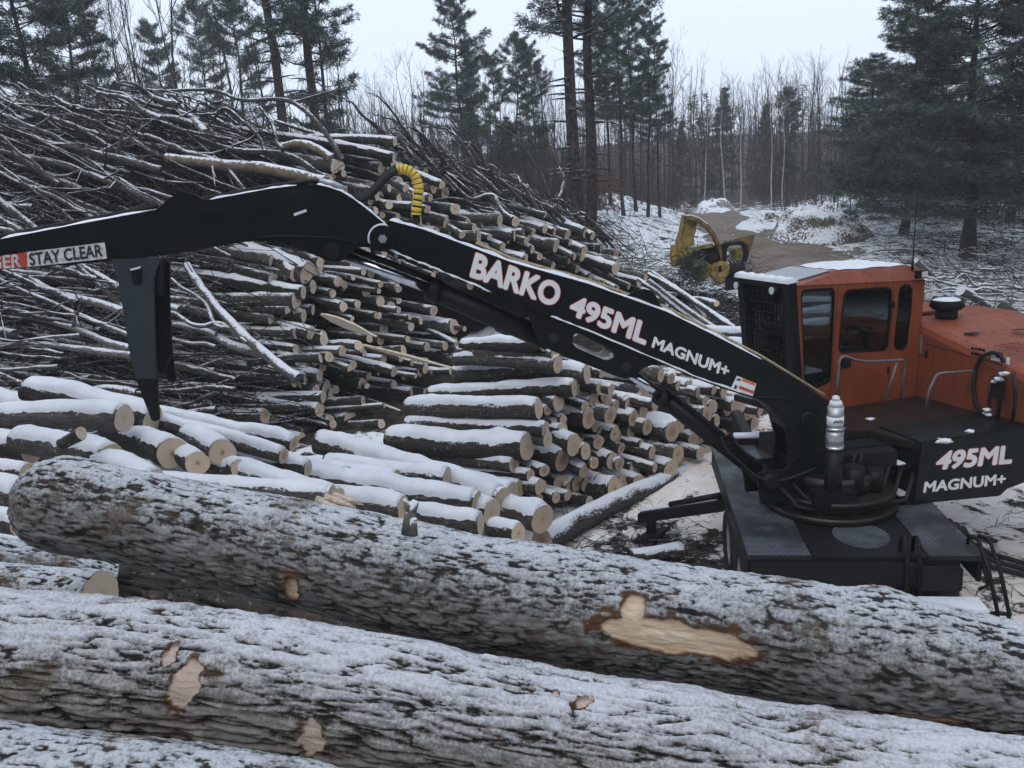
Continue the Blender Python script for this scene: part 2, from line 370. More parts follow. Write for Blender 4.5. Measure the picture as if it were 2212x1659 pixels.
def logmat(name, dark, light, frost=(.62, .65, .71), cov=.85, lo=.16, hi=.9):
    m, N, L, P = mat(name); a1 = nd(N, 'ShaderNodeAttribute', attribute_name='bark'); sp = N.new('ShaderNodeSeparateXYZ'); L.new(a1.outputs['Vector'], sp.inputs[0])
    a2 = nd(N, 'ShaderNodeAttribute', attribute_name='wound'); s2 = N.new('ShaderNodeSeparateXYZ'); L.new(a2.outputs['Vector'], s2.inputs[0])
    co = coords(N, L, 'Object'); st = coords(N, L, 'Object', (5, 30, 30))
    fine = noise(N, L, co, 75, 5, .8); mid = noise(N, L, co, 9, 4); big = noise(N, L, co, 2.3, 4)
    h = math_(N, L, 'ADD', sp.outputs['X'], math_(N, L, 'MULTIPLY', math_(N, L, 'SUBTRACT', fine, .5), .75))
    c = ramp(N, L, h, [(.05, [x*.35 for x in dark]), (.35, dark), (.62, light), (.95, [min(1, x*1.5) for x in light])])
    c = mix(N, L, mapr(N, L, mid, .55, .68, 0, .6), c, rgb(.065, .045, .036))
    lich = mapr(N, L, math_(N, L, 'ADD', noise(N, L, co, 22, 5, .7), math_(N, L, 'MULTIPLY', math_(N, L, 'SUBTRACT', big, .5), .5)), .59, .70, 0, .45)
    c = mix(N, L, lich, c, rgb(.25, .28, .245))
    s = math_(N, L, 'ADD', sp.outputs['Y'], math_(N, L, 'MULTIPLY', math_(N, L, 'SUBTRACT', fine, .5), 1.25))
    s = math_(N, L, 'ADD', s, math_(N, L, 'MULTIPLY', math_(N, L, 'SUBTRACT', noise(N, L, co, 24, 5, .75), .5), .38))
    brn = mapr(N, L, math_(N, L, 'ADD', math_(N, L, 'MULTIPLY', noise(N, L, co, 2.6, 3), .75), math_(N, L, 'MULTIPLY', noise(N, L, co, 15, 4, .7), .25)), .56, .66); c = mix(N, L, math_(N, L, 'MULTIPLY', brn, .6), c, mix(N, L, fine, rgb(.05, .034, .022), rgb(.15, .11, .075)))
    s = math_(N, L, 'SUBTRACT', s, math_(N, L, 'MULTIPLY', brn, .22))
    c = mix(N, L, mapr(N, L, s, lo, hi, 0, cov), c, rgb(*frost))
    w = ramp(N, L, math_(N, L, 'ADD', noise(N, L, st, 2.5, 5), math_(N, L, 'MULTIPLY', s2.outputs['Y'], .35)), [(.3, (.36, .22, .13)), (.55, (.55, .41, .28)), (.8, (.68, .56, .40)), (1., (.78, .70, .53))])
    w = mix(N, L, sp.outputs['Z'], w, mix(N, L, fine, rgb(.34, .22, .16), rgb(.66, .56, .50)))
    c = mix(N, L, s2.outputs['Z'], c, mix(N, L, mid, rgb(.05, .026, .014), rgb(.13, .068, .035)))
    c = mix(N, L, s2.outputs['X'], c, w)
    L.new(c, P.inputs['Base Color']); P.inputs['Roughness'].default_value = .9; P.inputs['Specular IOR Level'].default_value = .12
    bump(N, L, P, h, .55, .008); return m
M['logA'] = logmat('lichened_log_bark', (.042, .037, .033), (.145, .142, .136), (.60, .63, .68), .80, .36, .98)
M['logD'] = logmat('gap_shade_bark', (.010, .009, .008), (.035, .031, .027)); M['logB'] = logmat('furrowed_log_bark', (.036, .031, .027), (.155, .142, .126), (.62, .635, .69), .88, .24, .92)  # logD: shade of the gap between logs put into the bark colour
# ------------------------------------------------------------------ terrain
_gy = [-60, 0, 11, 14, 17, 20, 24, 30, 45, 60, 90, 130, 200, 420]
_gz = [0, 0, 0, .15, .5, 1.0, 1.75, 2.3, 2.9, 3.3, 4.3, 8.5, 15, 22]
ROADX = lambda y: np.interp(y, [0, 20, 30, 45, 60, 90], [16, 11, 11.5, 13.8, 16.5, 22])
def gz(x, y):
    x = np.asarray(x, float); y = np.asarray(y, float)
    z = np.interp(y, _gy, _gz)
    off = ROADX(y)-x
    bank = sstep(2.5, 9, off)*sstep(24, 40, y)*(1-sstep(62, 85, y))*1.5 + sstep(3, 8, -off)*sstep(30, 46, y)*(1-sstep(62, 85, y))*.6
    n = fbm(x*.35, y*.35, 0, 4, 3)*(.10+.35*sstep(12, 40, y)*sstep(2.0, 4.5, np.abs(off))) + fbm(x*.06, y*.06, 5, 3, 9)*(2.0*sstep(80, 140, y))
    return z+bank+n
def gz1(x, y): return float(gz(np.array([x]), np.array([y]))[0])
def ground_hit(u, v, y0=8., y1=320.):
    ys = np.concatenate([np.arange(y0, 60, .25), np.arange(60, y1, 1.)]); d = ray(u, v)
    px = d.x*ys/d.y; pz = CZ+d.z*ys/d.y; g = gz(px, ys); i = int(np.argmax(pz < g)) if (pz < g).any() else len(ys)-1
    return Vector((px[i], ys[i], g[i]))
def sinspace(a, b, n, c, p): t = np.linspace(-1, 1, n); t = np.sign(t)*np.abs(t)**p; return np.where(t < 0, c+t*(c-a), c+t*(b-c))
gx = sinspace(-170, 190, 300, 3, 1.9); gyv = sinspace(-60, 420, 420, 18, 2.0)
X, Y = np.meshgrid(gx, gyv); Z = gz(X, Y); nx, ny = len(gx), len(gyv)
V = np.stack([X.ravel(), Y.ravel(), Z.ravel()], 1); ii = np.arange(nx*(ny-1)).reshape(ny-1, nx)[:, :-1].ravel()
F = np.stack([ii, ii+1, ii+1+nx, ii+nx], 1)
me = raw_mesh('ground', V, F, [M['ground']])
xr, yr = X.ravel(), Y.ravel()
nn = fbm(xr*.8, yr*.8, 2, 4, 21)
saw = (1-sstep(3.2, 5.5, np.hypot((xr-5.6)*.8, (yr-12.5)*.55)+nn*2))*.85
litter_and_shade = np.maximum((1-sstep(0, 3.5, np.abs(yr-19.5-.35*(xr+1))+nn*2))*sstep(-9, -6, xr)*(1-sstep(9, 12, xr)), .15+.5*sstep(50, 80, yr))
litter_and_shade = np.maximum(litter_and_shade, .18*sstep(6, 12, xr-ROADX(yr))*sstep(27, 36, yr))
litter_and_shade = np.maximum(litter_and_shade, .55*np.exp(-((xr-2.0)/1.3)**2-((yr-10.2)/1.8)**2)); farm = sstep(62, 78, yr)  # ground left of the trailer darkened: painted shadow plus brown debris
a = me.attributes.new('tint', 'FLOAT_VECTOR', 'POINT'); a.data.foreach_set('vector', np.stack([saw, litter_and_shade, farm], 1).ravel())
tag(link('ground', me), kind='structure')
# dirt road
Lp = [ground_hit(u, v) for u, v in ((1478, 455), (1492, 475), (1520, 505), (1560, 545), (1600, 600), (1640, 660), (1700, 760))]
Rp = [ground_hit(u, v) for u, v in ((1590, 455), (1625, 472), (1690, 500), (1770, 530), (1860, 565), (1960, 615), (2080, 690))]
def resample(P, n):
    P = np.array([tuple(p) for p in P]); t = np.linspace(0, len(P)-1, n); k = np.arange(len(P))
    return np.stack([np.interp(t, k, P[:, j]) for j in range(3)], 1)
La, Ra = resample(Lp, 90), resample(Rp, 90); nc = 16; tt = np.linspace(0, 1, nc)
V = La[:, None, :]*(1-tt)[None, :, None]+Ra[:, None, :]*tt[None, :, None]
ed = (np.abs(tt-.5)*2)**6; V[:, :, 0] += fbm(V[:, :, 1]*1.3, V[:, :, 0]*.5, 0, 3, 5)*.9*ed[None]
rut = -.10*np.exp(-((tt-.33)/.06)**2)-.10*np.exp(-((tt-.68)/.06)**2)
V[:, :, 2] = gz(V[:, :, 0], V[:, :, 1])+.13+rut[None]+fbm(V[:, :, 0]*1.5, V[:, :, 1]*1.5, 0, 3, 8)*.06-.13*ed[None]
ii = np.arange(90*nc).reshape(90, nc); F = np.stack([ii[:-1, :-1].ravel(), ii[:-1, 1:].ravel(), ii[1:, 1:].ravel(), ii[1:, :-1].ravel()], 1)
tag(link('road', raw_mesh('road', V.reshape(-1, 3), F, [M['road']])), kind='structure')
# ------------------------------------------------------------------ logs
def frame_from(e, up=Vector((0, 0, 1))):     # local X = outward end direction, Z ~ up
    x = e.normalized(); y = up.cross(x).normalized(); z = x.cross(y); return x, y, z
def mtx(x, y, z, p): return Matrix(((x.x, y.x, z.x, p.x), (x.y, y.y, z.y, p.y), (x.z, y.z, z.z, p.z), (0, 0, 0, 1)))
LOGS = []
def make_log(P, e, L, r, name, label, cat, group, bark='bark', cap=0., tip=.85, bow=.02, n=14, rings=9, other_end=False, endchild=True, knots=0, oblique=.12, endm='end', hollow=False):
    """P = centre of the sawn end that shows, e = the way that end faces, body runs to -e"""
    rs = random.Random(hash((round(P.x, 3), round(P.z, 3), round(r, 4))) & 0xffffff)
    x, y, z = frame_from(e); Mx = mtx(x, y, z, P)
    ph = [rs.uniform(0, 6.28) for _ in range(6)]; a2, a3, a5 = rs.uniform(.0, .09), rs.uniform(0, .06), rs.uniform(0, .03)
    tx, ty = rs.uniform(-oblique, oblique), rs.uniform(-oblique, oblique); by, bz = rs.uniform(-bow, bow)*L, rs.uniform(-bow, bow)*L
    kn = [(rs.uniform(.15, .85), rs.uniform(-1.6, 1.6), rs.uniform(.15, .3)) for _ in range(knots)]
    def rr(t, th):
        q = r*(1+(tip-1)*t)*(1+a2*math.cos(2*th+ph[0])+a3*math.cos(3*th+ph[1])+a5*math.cos(5*th+ph[2]+3*t)+.035*math.sin(9*t*L+ph[3]+2*th))
        q *= 1+.10*math.exp(-((t*L)/.12)**2)*a2*6
        for kt, kth, ka in kn: q *= 1+ka*math.exp(-(((t-kt)*L/(r*.7))**2)-((math.atan2(math.sin(th-kth), math.cos(th-kth))/.4)**2))
        return q
    def ctr(t): return (by*math.sin(math.pi*t)+.4*by*math.sin(2*math.pi*t+ph[4]), bz*math.sin(math.pi*t)+.3*bz*math.sin(2*math.pi*t+ph[5]))
    V = []; F = []; o = Matrix
    for i in range(rings+1):
        t = i/rings; cy, cz = ctr(t)
        for k in range(n):
            th = 2*math.pi*k/n; q = rr(t, th); yy, zz = q*math.sin(th), q*math.cos(th)
            xx = -L*t + ((tx*yy+ty*zz) if i in (0,) else 0)
            V.append((xx, cy+yy, cz+zz))
    F = [(i*n+k, (i+1)*n+k, (i+1)*n+(k+1) % n, i*n+(k+1) % n) for i in range(rings) for k in range(n)]
    if not other_end: F.append(tuple(rings*n+k for k in range(n-1, -1, -1)))
    ob = link(name, raw_mesh(name, V, F, [M[bark]]), mat=Mx); tag(ob, label, cat, group)
    def disc(i, s, nm):
        c = np.array(V[i*n:(i+1)*n]); ct = c.mean(0); W = [tuple(ct+(p-ct)*q+np.array([s*.004+(0 if q == 1 else 0), 0, 0])) for q in (1.0, .62, .3) for p in c]+[tuple(ct+np.array([s*.004, 0, 0]))]
        G = [(j*n+k, j*n+(k+1) % n, (j+1)*n+(k+1) % n, (j+1)*n+k) for j in range(2) for k in range(n)]+[(2*n+k, 2*n+(k+1) % n, 3*n) for k in range(n)]
        G = [g[::-1] for g in G] if s > 0 else G
        if hollow and s > 0: W[3*n] = (W[3*n][0]-.02, W[3*n][1], W[3*n][2])
        rm = max(1e-4, np.abs(c-ct).max()); uv = [((p[1]-ct[1])/rm/2+.5, (p[2]-ct[2])/rm/2+.5) for p in W]
        return link(nm, raw_mesh(nm, W, G, [M[endm]], uv=uv, smooth=False), ob)
    if endchild: disc(0, 1, 'cut_end')
    if other_end: disc(rings, -1, 'cut_end')
    if cap > 0:                                # snow lying along the top
        m = 11; R2 = max(10, int(L/.06)); V2 = []; F2 = []
        s0 = rs.uniform(0, 99); ts = np.linspace(.012, .985, R2+1); wz = fbm(ts*L*2.2, s0, 0, 4, 4); wa = fbm(ts*L*7.5, s0, 3, 4, 5, .65); wb = fbm(ts*L*7.5, s0, 9, 4, 6, .65)
        for i, t in enumerate(ts):
            cy, cz = ctr(t); h = cap*.55*(1+.75*wz[i])*min(1, 6*t+.25, 6*(1-t)+.25)
            la, lb = 1.02+.34*wa[i], 1.02+.34*wb[i]
            for j in range(m):
                q = j/(m-1)*2-1; th = q*(la if q < 0 else lb); R = rr(t, th)
                hh = h*max(0., 1-abs(q)**3.0)**.75 + .004 - (.012 if abs(q) == 1 else 0)
                V2.append((-L*t, cy+(R+hh*.45)*math.sin(th), cz+(R)*math.cos(th)+hh))
        F2 = [(i*m+j, (i+1)*m+j, (i+1)*m+j+1, i*m+j+1) for i in range(R2) for j in range(m-1)]
        F2 += [tuple(range(m)), tuple(R2*m+j for j in range(m-1, -1, -1))]
        link('snow_cap', raw_mesh('snow_cap', V2, F2, [M['snow']]), ob)
    LOGS.append((ob, proj(P), r)); return ob
# --- the great foreground logs (on the load the camera stands over)
def path_interp(pts, n):
    A = np.array(pts, float); k = np.arange(len(A)); t = np.linspace(0, len(A)-1, n); out = []
    d = np.array([[A[min(i+1, len(A)-1)][j]-A[max(i-1, 0)][j] for j in range(A.shape[1])] for i in range(len(A))])/2
    d[0] *= 2; d[-1] *= 2
    i0 = np.clip(t.astype(int), 0, len(A)-2); f = (t-i0)[:, None]
    h = (2*f**3-3*f**2+1)*A[i0]+(f**3-2*f**2+f)*d[i0]+(-2*f**3+3*f**2)*A[i0+1]+(f**3-f**2)*d[i0+1]
    return h
def big_log(name, label, edges, dia_k, NS, NT, mt, style, seed, wounds=(), bumps=(), capl=False, capr=False, group=None, snow=0.):
    """edges: (u, v_top, v_bottom, radius m) measured on the photo; depth follows from the real radius"""
    pts = []
    for u, v0, v1, r in edges:
        k = r*2/((v1-v0)*.985)*FPX*math.cos(rad(8)); p = at_k(u, (v0+v1)/2, k); pts.append((p.x, p.y, p.z, r))
    # smooth depth: fit a line through the points in y
    A = np.array(pts); s = np.arange(len(A)); co = np.polyfit(A[:, 0], A[:, 1], 1); yy = np.polyval(co, A[:, 0])
    pts = []
    for (u, v0, v1, r), y in zip(edges, yy):
        p = at_y(u, (v0+v1)/2, y); k = proj(p)[2]; pts.append((p.x, p.y, p.z, (v1-v0)*.985/FPX*k/2/math.cos(rad(8))))
    Q = path_interp(pts, NS); P0 = Vector(Q[0, :3]); P1 = Vector(Q[-1, :3])
    x = (P1-P0).normalized(); y = Vector((0, 0, 1)).cross(x).normalized(); z = x.cross(y)
    B = np.array([tuple(x), tuple(y), tuple(z)]); Lc = (Q[:, :3]-np.array(tuple(P0)))@B.T; R = Q[:, 3]
    th = np.linspace(0, 2*np.pi, NT, endpoint=False); TH, SX = np.meshgrid(th, Lc[:, 0]); RR = np.repeat(R[:, None], NT, 1)
    ay, az = np.sin(TH)*RR, np.cos(TH)*RR
    wx = fbm(SX*3, ay*9, az*9, 3, seed+50)*.35
    if style == 'fine':
        n1 = fbm(SX*11+wx, ay*40+wx*1.5, az*40, 3, seed); n2 = fbm(SX*26, ay*70, az*70, 2, seed+5)
        n3 = fbm(SX*5, ay*16, az*16, 3, seed+15); h = np.clip(np.abs(n1+.04)*3.6, 0, 1)**.8; h = np.clip(.42*h+.38*np.clip(.5+n2*1.3, 0, 1)+.2*np.clip(.5+n3*1.6, 0, 1), 0, 1); amp = .015
    else:
        n1 = fbm(SX*3.9+wx*1.2, ay*27+wx*1.6, az*27, 4, seed, .55); n2 = fbm(SX*14+wx, ay*48, az*48, 3, seed+5); n3 = fbm(SX*26, ay*70, az*70, 2, seed+9)
        h = np.clip(np.abs(n1)*4.6, 0, 1)**.75; h = .60*h+.25*np.clip(.5+n2, 0, 1)+.15*np.clip(.5+n3, 0, 1); amp = .032
    low = fbm(SX*.9, ay*3, az*3, 3, seed+70)*.035+fbm(SX*4, ay*7, az*7, 3, seed+71)*.012
    D = (h-.6)*amp+low*(RR/.25)
    W = np.zeros(TH.shape+(3,))
    cs = np.cos(TH)
    Pw = np.stack([SX, Lc[:, 1][:, None]+ay, Lc[:, 2][:, None]+az], -1)@B+np.array(tuple(P0))
    rel = Pw-np.array(tuple(C0)); kk = rel@np.array(tuple(cF)); pu = W0/2+FPX*(rel@np.array(tuple(cR)))/kk; pv = H0/2-FPX*(rel@np.array(tuple(cU)))/kk
    nrm = (np.stack([np.zeros_like(TH), np.sin(TH), np.cos(TH)], -1)@B); facing = (nrm*rel).sum(-1) < 0
    def locate(u, v):
        d2 = np.where(facing, (pu-u)**2+(pv-v)**2, 1e12); i, j = np.unravel_index(np.argmin(d2), d2.shape); return i, j
    def local(i, j):
        dth = (TH-th[j]+np.pi) % (2*np.pi)-np.pi; return SX-Lc[i, 0], dth*RR
    for u, v, amt, wd in bumps:
        i, j = locate(u, v); ds, da = local(i, j); D += amt*np.exp(-(ds/wd)**2-(da/(wd*.75))**2)
    snowk = np.zeros_like(TH)
    for u, v, rx, ry, brown, skew in wounds:
        i, j = locate(u, v); ds, da = local(i, j); da = da-skew*ds
        d = (np.abs(ds/rx)**2.6+np.abs(da/ry)**2.6)**(1/2.6)+fbm(SX*14, ay*32, az*32, 4, seed+90)*(.55 if style == 'deep' else .30)
        inn = (1-sstep(.90, 1.0, d))*(0 if brown < 0 else 1)+0*d; brown = abs(brown); out = (1-sstep(1.03, 1.03+brown, d+fbm(SX*30, ay*60, az*60, 4, seed+95)*.8))
        W[..., 0] = np.maximum(W[..., 0], inn); W[..., 1] = np.maximum(W[..., 1], np.clip(1-d, 0, 1)*inn); W[..., 2] = np.maximum(W[..., 2], out)
        D = D*(1-inn)+inn*(-.012+low*(RR/.25)+fbm(SX*5, ay*60, az*60, 2, seed)*.003); snowk = np.maximum(snowk, out)
    rad_ = RR+D
    LV = np.stack([SX, Lc[:, 1][:, None]+np.sin(TH)*rad_, Lc[:, 2][:, None]+cs*rad_], -1)
    drift = fbm(SX*1.6, ay*3, az*3, 3, seed+33)*.10
    snv = sstep(.10, .50, h)*((.22 if style == 'fine' else .13)+snow+.52*cs+drift)+(h-.5)*.18-2*snowk
    ii = np.arange(NS*NT).reshape(NS, NT); jj = np.roll(ii, -1, 1)
    F = np.stack([ii[:-1].ravel(), jj[:-1].ravel(), jj[1:].ravel(), ii[1:].ravel()], 1)
    me = raw_mesh(name, LV.reshape(-1, 3), F, [M[mt]])
    at = me.attributes.new('bark', 'FLOAT_VECTOR', 'POINT'); at.data.foreach_set('vector', np.stack([h, snv, h*0+(1. if style == 'deep' else .15)], -1).ravel())
    at = me.attributes.new('wound', 'FLOAT_VECTOR', 'POINT'); at.data.foreach_set('vector', W.ravel())
    ob = link(name, me, mat=mtx(x, y, z, P0)); tag(ob, label, 'log', group)
    def end(i, s):
        c = LV[i]; ct = c.mean(0); Wv = [tuple(ct+(p-ct)*q+np.array([s*(.004+.02*(1-q)), 0, 0])) for q in (1.0, .6) for p in c]+[tuple(ct+np.array([s*.024, 0, 0]))]
        G = [(k, (k+1) % NT, NT+(k+1) % NT, NT+k) for k in range(NT)]+[(NT+k, NT+(k+1) % NT, 2*NT) for k in range(NT)]
        G = G if s < 0 else [g[::-1] for g in G]; rm = np.abs(c-ct).max(); uv = [((p[1]-ct[1])/rm/2+.5, (p[2]-ct[2])/rm/2+.5) for p in Wv]
        link('cut_end', raw_mesh('cut_end', Wv, G, [M['end']], uv=uv, smooth=False), ob)
    if capl: end(0, -1)
    if capr: end(NS-1, 1)
    return ob, (B, P0, Lc, R)
GF = 'big logs of the load in front'
big_log('log', 'long lichen-grey frosted log with a large bare tan scar',
        [(78, 998, 1160, .19), (130, 986, 1192, .2), (330, 1028, 1228, .2), (640, 1085, 1310, .2), (1000, 1152, 1392, .2), (1300, 1196, 1440, .21), (1600, 1244, 1492, .215), (1900, 1288, 1556, .23), (2212, 1348, 1592, .23), (2420, 1382, 1635, .23), (2640, 1420, 1680, .23)],
        0, 1150, 300, 'logA', 'fine', 11, capl=True, capr=True, group=GF, snow=.0,
        wounds=[(1462, 1376, .265, .058, .26, -.02), (1368, 1322, .042, .055, .3, 0), (632, 1268, .03, .05, .9, 0), (1850, 1250, .09, .022, .15, 0), (2010, 1556, .13, .02, .4, 0)],
        bumps=[(1900, 1275, .034, .10), (640, 1270, .03, .06), (1700, 1300, .015, .15), (2110, 1440, .02, .12), (330, 1040, .012, .1)])
big_log('log', 'deeply furrowed frosted log with torn pinkish bark patches, running along the bottom of the view',
        [(-120, 1262, 1545, .25), (0, 1280, 1562, .25), (300, 1306, 1598, .25), (640, 1348, 1645, .25), (1000, 1408, 1712, .25), (1300, 1464, 1775, .25), (1700, 1532, 1850, .25), (2000, 1572, 1895, .25), (2212, 1602, 1925, .25), (2380, 1625, 1950, .25), (2600, 1655, 1985, .25)],
        0, 1120, 320, 'logB', 'deep', 23, capr=True, group=GF, snow=.05,
        wounds=[(396, 1485, .05, .085, .12, .8), (665, 1605, .042, .09, .12, .3), (1262, 1508, .03, .02, .2, .5), (366, 1420, .02, .035, .2, .5), (1200, 1490, .012, .012, .2, 0)],
        bumps=[(1560, 1570, .03, .12), (1780, 1580, .02, .1), (300, 1330, .012, .12), (900, 1400, .015, .15)])
big_log('log', 'smoother frost-covered log at the very bottom, below the deeply furrowed one',
        [(-150, 1545, 1800, .2), (0, 1572, 1830, .2), (300, 1600, 1868, .2), (620, 1652, 1925, .2), (900, 1700, 1980, .2), (1100, 1735, 2020, .2)],
        0, 500, 260, 'logA', 'fine', 37, group=GF, snow=.06)
big_log('log', 'frosted log with a dull tan sawn face turned to the gap',
        [(-150, 1200, 1300, .12), (0, 1216, 1318, .12), (120, 1226, 1332, .12), (215, 1232, 1340, .12)],
        0, 260, 150, 'logA', 'fine', 41, capr=True, group=GF, snow=.1)
big_log('log', 'dull frosted log tucked under the left end of the long scarred log',
        [(-150, 1140, 1240, .12), (0, 1162, 1258, .12), (130, 1190, 1282, .12), (240, 1212, 1302, .12)],
        0, 260, 150, 'logA', 'fine', 43, capr=True, group=GF, snow=.12)
big_log('log', 'shade-darkened bare-barked log deep in the gap between the two biggest logs',
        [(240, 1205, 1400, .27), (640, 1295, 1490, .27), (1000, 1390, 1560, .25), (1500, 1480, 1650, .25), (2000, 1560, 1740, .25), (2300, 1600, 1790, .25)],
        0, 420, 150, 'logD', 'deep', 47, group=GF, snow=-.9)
# ------------------------------------------------------------------ log piles
K = .88480                                   # photo pixel -> measuring grid
def c2(x, y): return ((800+x*.40687)*K, y*.40687*K)
def c4(x, y): return (x*.40687*K, (600+y*.40687)*K)
def c5(x, y): return ((800+x*.40687)*K, (600+y*.40687)*K)
def cb(x, y): return ((1600+x*.40687)*K, (600+y*.40687)*K)
KS = .40687*K
def rot_dir(phi, tilt): return Vector((math.cos(rad(phi))*math.cos(rad(tilt)), -math.sin(rad(phi))*math.cos(rad(tilt)), -math.sin(rad(tilt))))
# --- short pulpwood pile beside the loader trailer
PULP = 'pulpwood logs in the pile beside the loader'
def pulp_y(u, v): return 12.1+max(0, (u-1180))*.0056+max(0, 1090-v)*.0026
pulp_ends = [c5(x, y)+(w, h) for x, y, w, h in [
 (1630,855,50,70),(1665,910,50,70),(1645,770,30,60),(1700,860,50,70),(1385,945,70,100),(1598,935,35,80),(1320,985,50,65),(1545,960,45,60),(1695,1015,60,130),(1835,1035,80,100),
 (1895,985,50,90),(1915,1090,50,120),(2065,1115,55,150),(2105,1085,60,100),(1962,950,40,70),(2190,1150,50,100),(1567,1035,75,140),(1365,1070,55,70),(1412,1045,40,60),(1412,1105,60,85),(1320,1160,65,115),
 (1720,1130,60,100),(1478,1195,75,140),(1550,1235,90,90),(1625,1180,70,80),(1410,1285,95,175),(1710,1290,65,120),(1760,1215,50,80),(1945,1240,80,85),(1600,1305,60,75),(1540,1350,70,95),(1750,1310,50,100),
 (1840,1330,60,100),(1880,1190,50,60),(1962,1330,50,65),(2060,1340,80,120),(2100,1265,70,110),(1495,1430,65,120),(1555,1430,60,100),(1635,1420,75,120),(1720,1460,100,165),(1775,1410,50,110),(1870,1415,60,100),
 (1370,1513,60,75),(1440,1500,50,70),(1570,1535,55,70),(1300,1350,50,85),(1285,1440,45,100),(1225,1345,50,80),(1216,1445,45,70),(1160,1290,50,60),(1265,1520,50,80)]]
pulp_ends += [cb(x, y)+(w, h) for x, y, w, h in [(35,775,65,100),(95,800,45,80),(145,840,60,70),(205,845,60,100),(350,865,55,60),(410,880,60,70),(345,965,65,90),(435,975,50,110),(475,960,45,90),(510,955,70,100),
 (550,1000,50,60),(630,990,60,60),(310,1010,70,110),(370,1050,50,80),(210,930,50,90),(130,1080,80,120),(95,1125,60,140),(225,1160,60,100),(270,1245,50,100),(135,1250,90,120),(100,1340,80,120),(300,935,50,70),(255,880,50,70)]]
for u, v, w, h in pulp_ends:
    y = pulp_y(u, v)+random.uniform(-.25, .35); P = at_y(u, v, y); k = proj(P)[2]
    r = max(.06, (w*.35+h*.65)/2*KS/FPX*k*.93)
    e = rot_dir(random.uniform(40, 58), random.uniform(-4, 6))
    make_log(P, e, random.uniform(2.3, 2.7), r*1.1, 'pulp_log', None, 'log', PULP, cap=random.choice((0, .018, .025, .04)), n=14, rings=8, bow=.015, knots=random.choice((0, 0, 1)), tip=random.uniform(.85, 1.1))
# full-length logs whose sides show: (left end u, v) -> (sawn end u, v), end height in px
for u0, v0, u1, v1, hh in [(1078,702,1180,738,30),(1000,746,1175,742,32),(992,760,1200,765,32),(985,776,1205,788,38),(984,806,1268,808,42),(930,852,1241,838,40),(882,882,1163,884,44),(882,914,1178,928,36),(846,948,1139,965,60),(905,985,1110,1005,34),(930,1010,1146,1028,28),(960,1032,1165,1052,34),(900,1030,1120,1058,40)]:
    y1 = pulp_y(u1, v1)-.25; P = at_y(u1, v1, y1); T = at_y(u0, v0, y1+1.15); e = P-T; r = hh/2/FPX*proj(P)[2]
    make_log(P, e, e.length, r, 'pulp_log', None, 'log', PULP, bark='barkbare', cap=.075, n=18, rings=14, bow=.02, knots=2, tip=random.uniform(.9, 1.15), other_end=True)
# logs deeper in the pile, showing only in the gaps
for i in range(130):
    u = random.uniform(1195, 1640); v = random.uniform(830+(u-1190)*.09, 1085-max(0, u-1330)*.40); y = pulp_y(u, v)+random.uniform(.35, .8)
    P = at_y(u, v, y); make_log(P, rot_dir(random.uniform(40, 58), random.uniform(-2, 4)), 2.3, random.uniform(.11, .18), 'pulp_log', 'sawn log set back in the pulpwood pile, showing only in gaps between its neighbours', 'log', 'logs set back in the pulpwood pile', cap=0, n=10, rings=4, bow=.01)
# --- snow-loaded logs below, between the front load and the pulpwood pile
MID = 'snow-loaded logs behind the front load'
def mid_log(u0, v0, u1, v1, w, h, k1, k0, cap=.07, name='log', label=None, bark='barkbare', kn=1, other=False, endm='end', tip=.95, bow=.015):
    P = at_k(u1, v1, k1); T = at_k(u0, v0, k0); e = P-T; r = h/2/FPX*k1*.97
    return make_log(P, e, e.length, r, name, label, 'log', MID, bark=bark, cap=cap, n=24, rings=22, bow=bow, knots=kn, tip=tip, other_end=other, endm=endm)
mid_log(-40, 905, 268, 905, 62, 64, 10.4, 11.0, .05, label='thick grey log with a grey-pink round sawn end, under the heel plate tip', bark='pole', kn=0)
mid_log(60, 842, 330, 905, 60, 60, 11.3, 11.6, .13, label='log under a thick pillow of snow behind the grey-ended log')
mid_log(-60, 862, 120, 898, 50, 60, 11.6, 12.2, .14, label='snow-buried log at the left frame edge behind the grey-ended log')
mid_log(40, 950, 238, 990, 66, 64, 9.4, 10.2, .07, label='short stout log whose tan sawn end lies just above the scarred log')
mid_log(-80, 952, 70, 972, 50, 60, 10.2, 10.6, .09, label='snowy log reaching the left frame edge below the grey-ended log')
mid_log(240, 930, 372, 978, 62, 68, 10.2, 12.3, .04, label='thick log with the tallest oval tan end, first of three ends in a row')
mid_log(315, 950, 428, 1000, 48, 52, 9.9, 12.0, .04, label='log with a tan end, middle and lowest of three ends in a row')
mid_log(372, 930, 480, 976, 46, 58, 10.3, 12.2, .06, label='log with an upright oval tan end, last of three ends in a row')
mid_log(430, 985, 519, 1016, 22, 44, 10.2, 11.4, .05, label='thin log with a narrow tan end beside the row of three ends')
mid_log(300, 888, 635, 958, 22, 34, 11.5, 11.9, .11, label='long snow-topped log behind the three round ends, upper of the pair')
mid_log(330, 905, 612, 985, 24, 34, 11.0, 11.6, .11, label='long snow-topped log ending beside small stump, lower of the pair')
mid_log(440, 1000, 725, 1078, 30, 50, 9.6, 10.6, .10, label='log buried in snow running down to the torn grey log')
mid_log(500, 985, 665, 1012, 28, 36, 11.2, 11.5, .09, label='short snowy log behind the torn grey log')
mid_log(335, 1040, 718, 1072, 40, 52, 8.6, 9.0, .015, label='grey bare log with a torn splintered right end', bark='pole', endm='torn')
mid_log(690, 958, 1080, 1088, 26, 66, 11.8, 13.6, .12, label='long curved log under thick snow, sloping down to the right', bow=.025)
mid_log(760, 1000, 1104, 1080, 26, 76, 12.2, 13.4, .10, label='log end with long narrow oval face right of the curved snowy log')
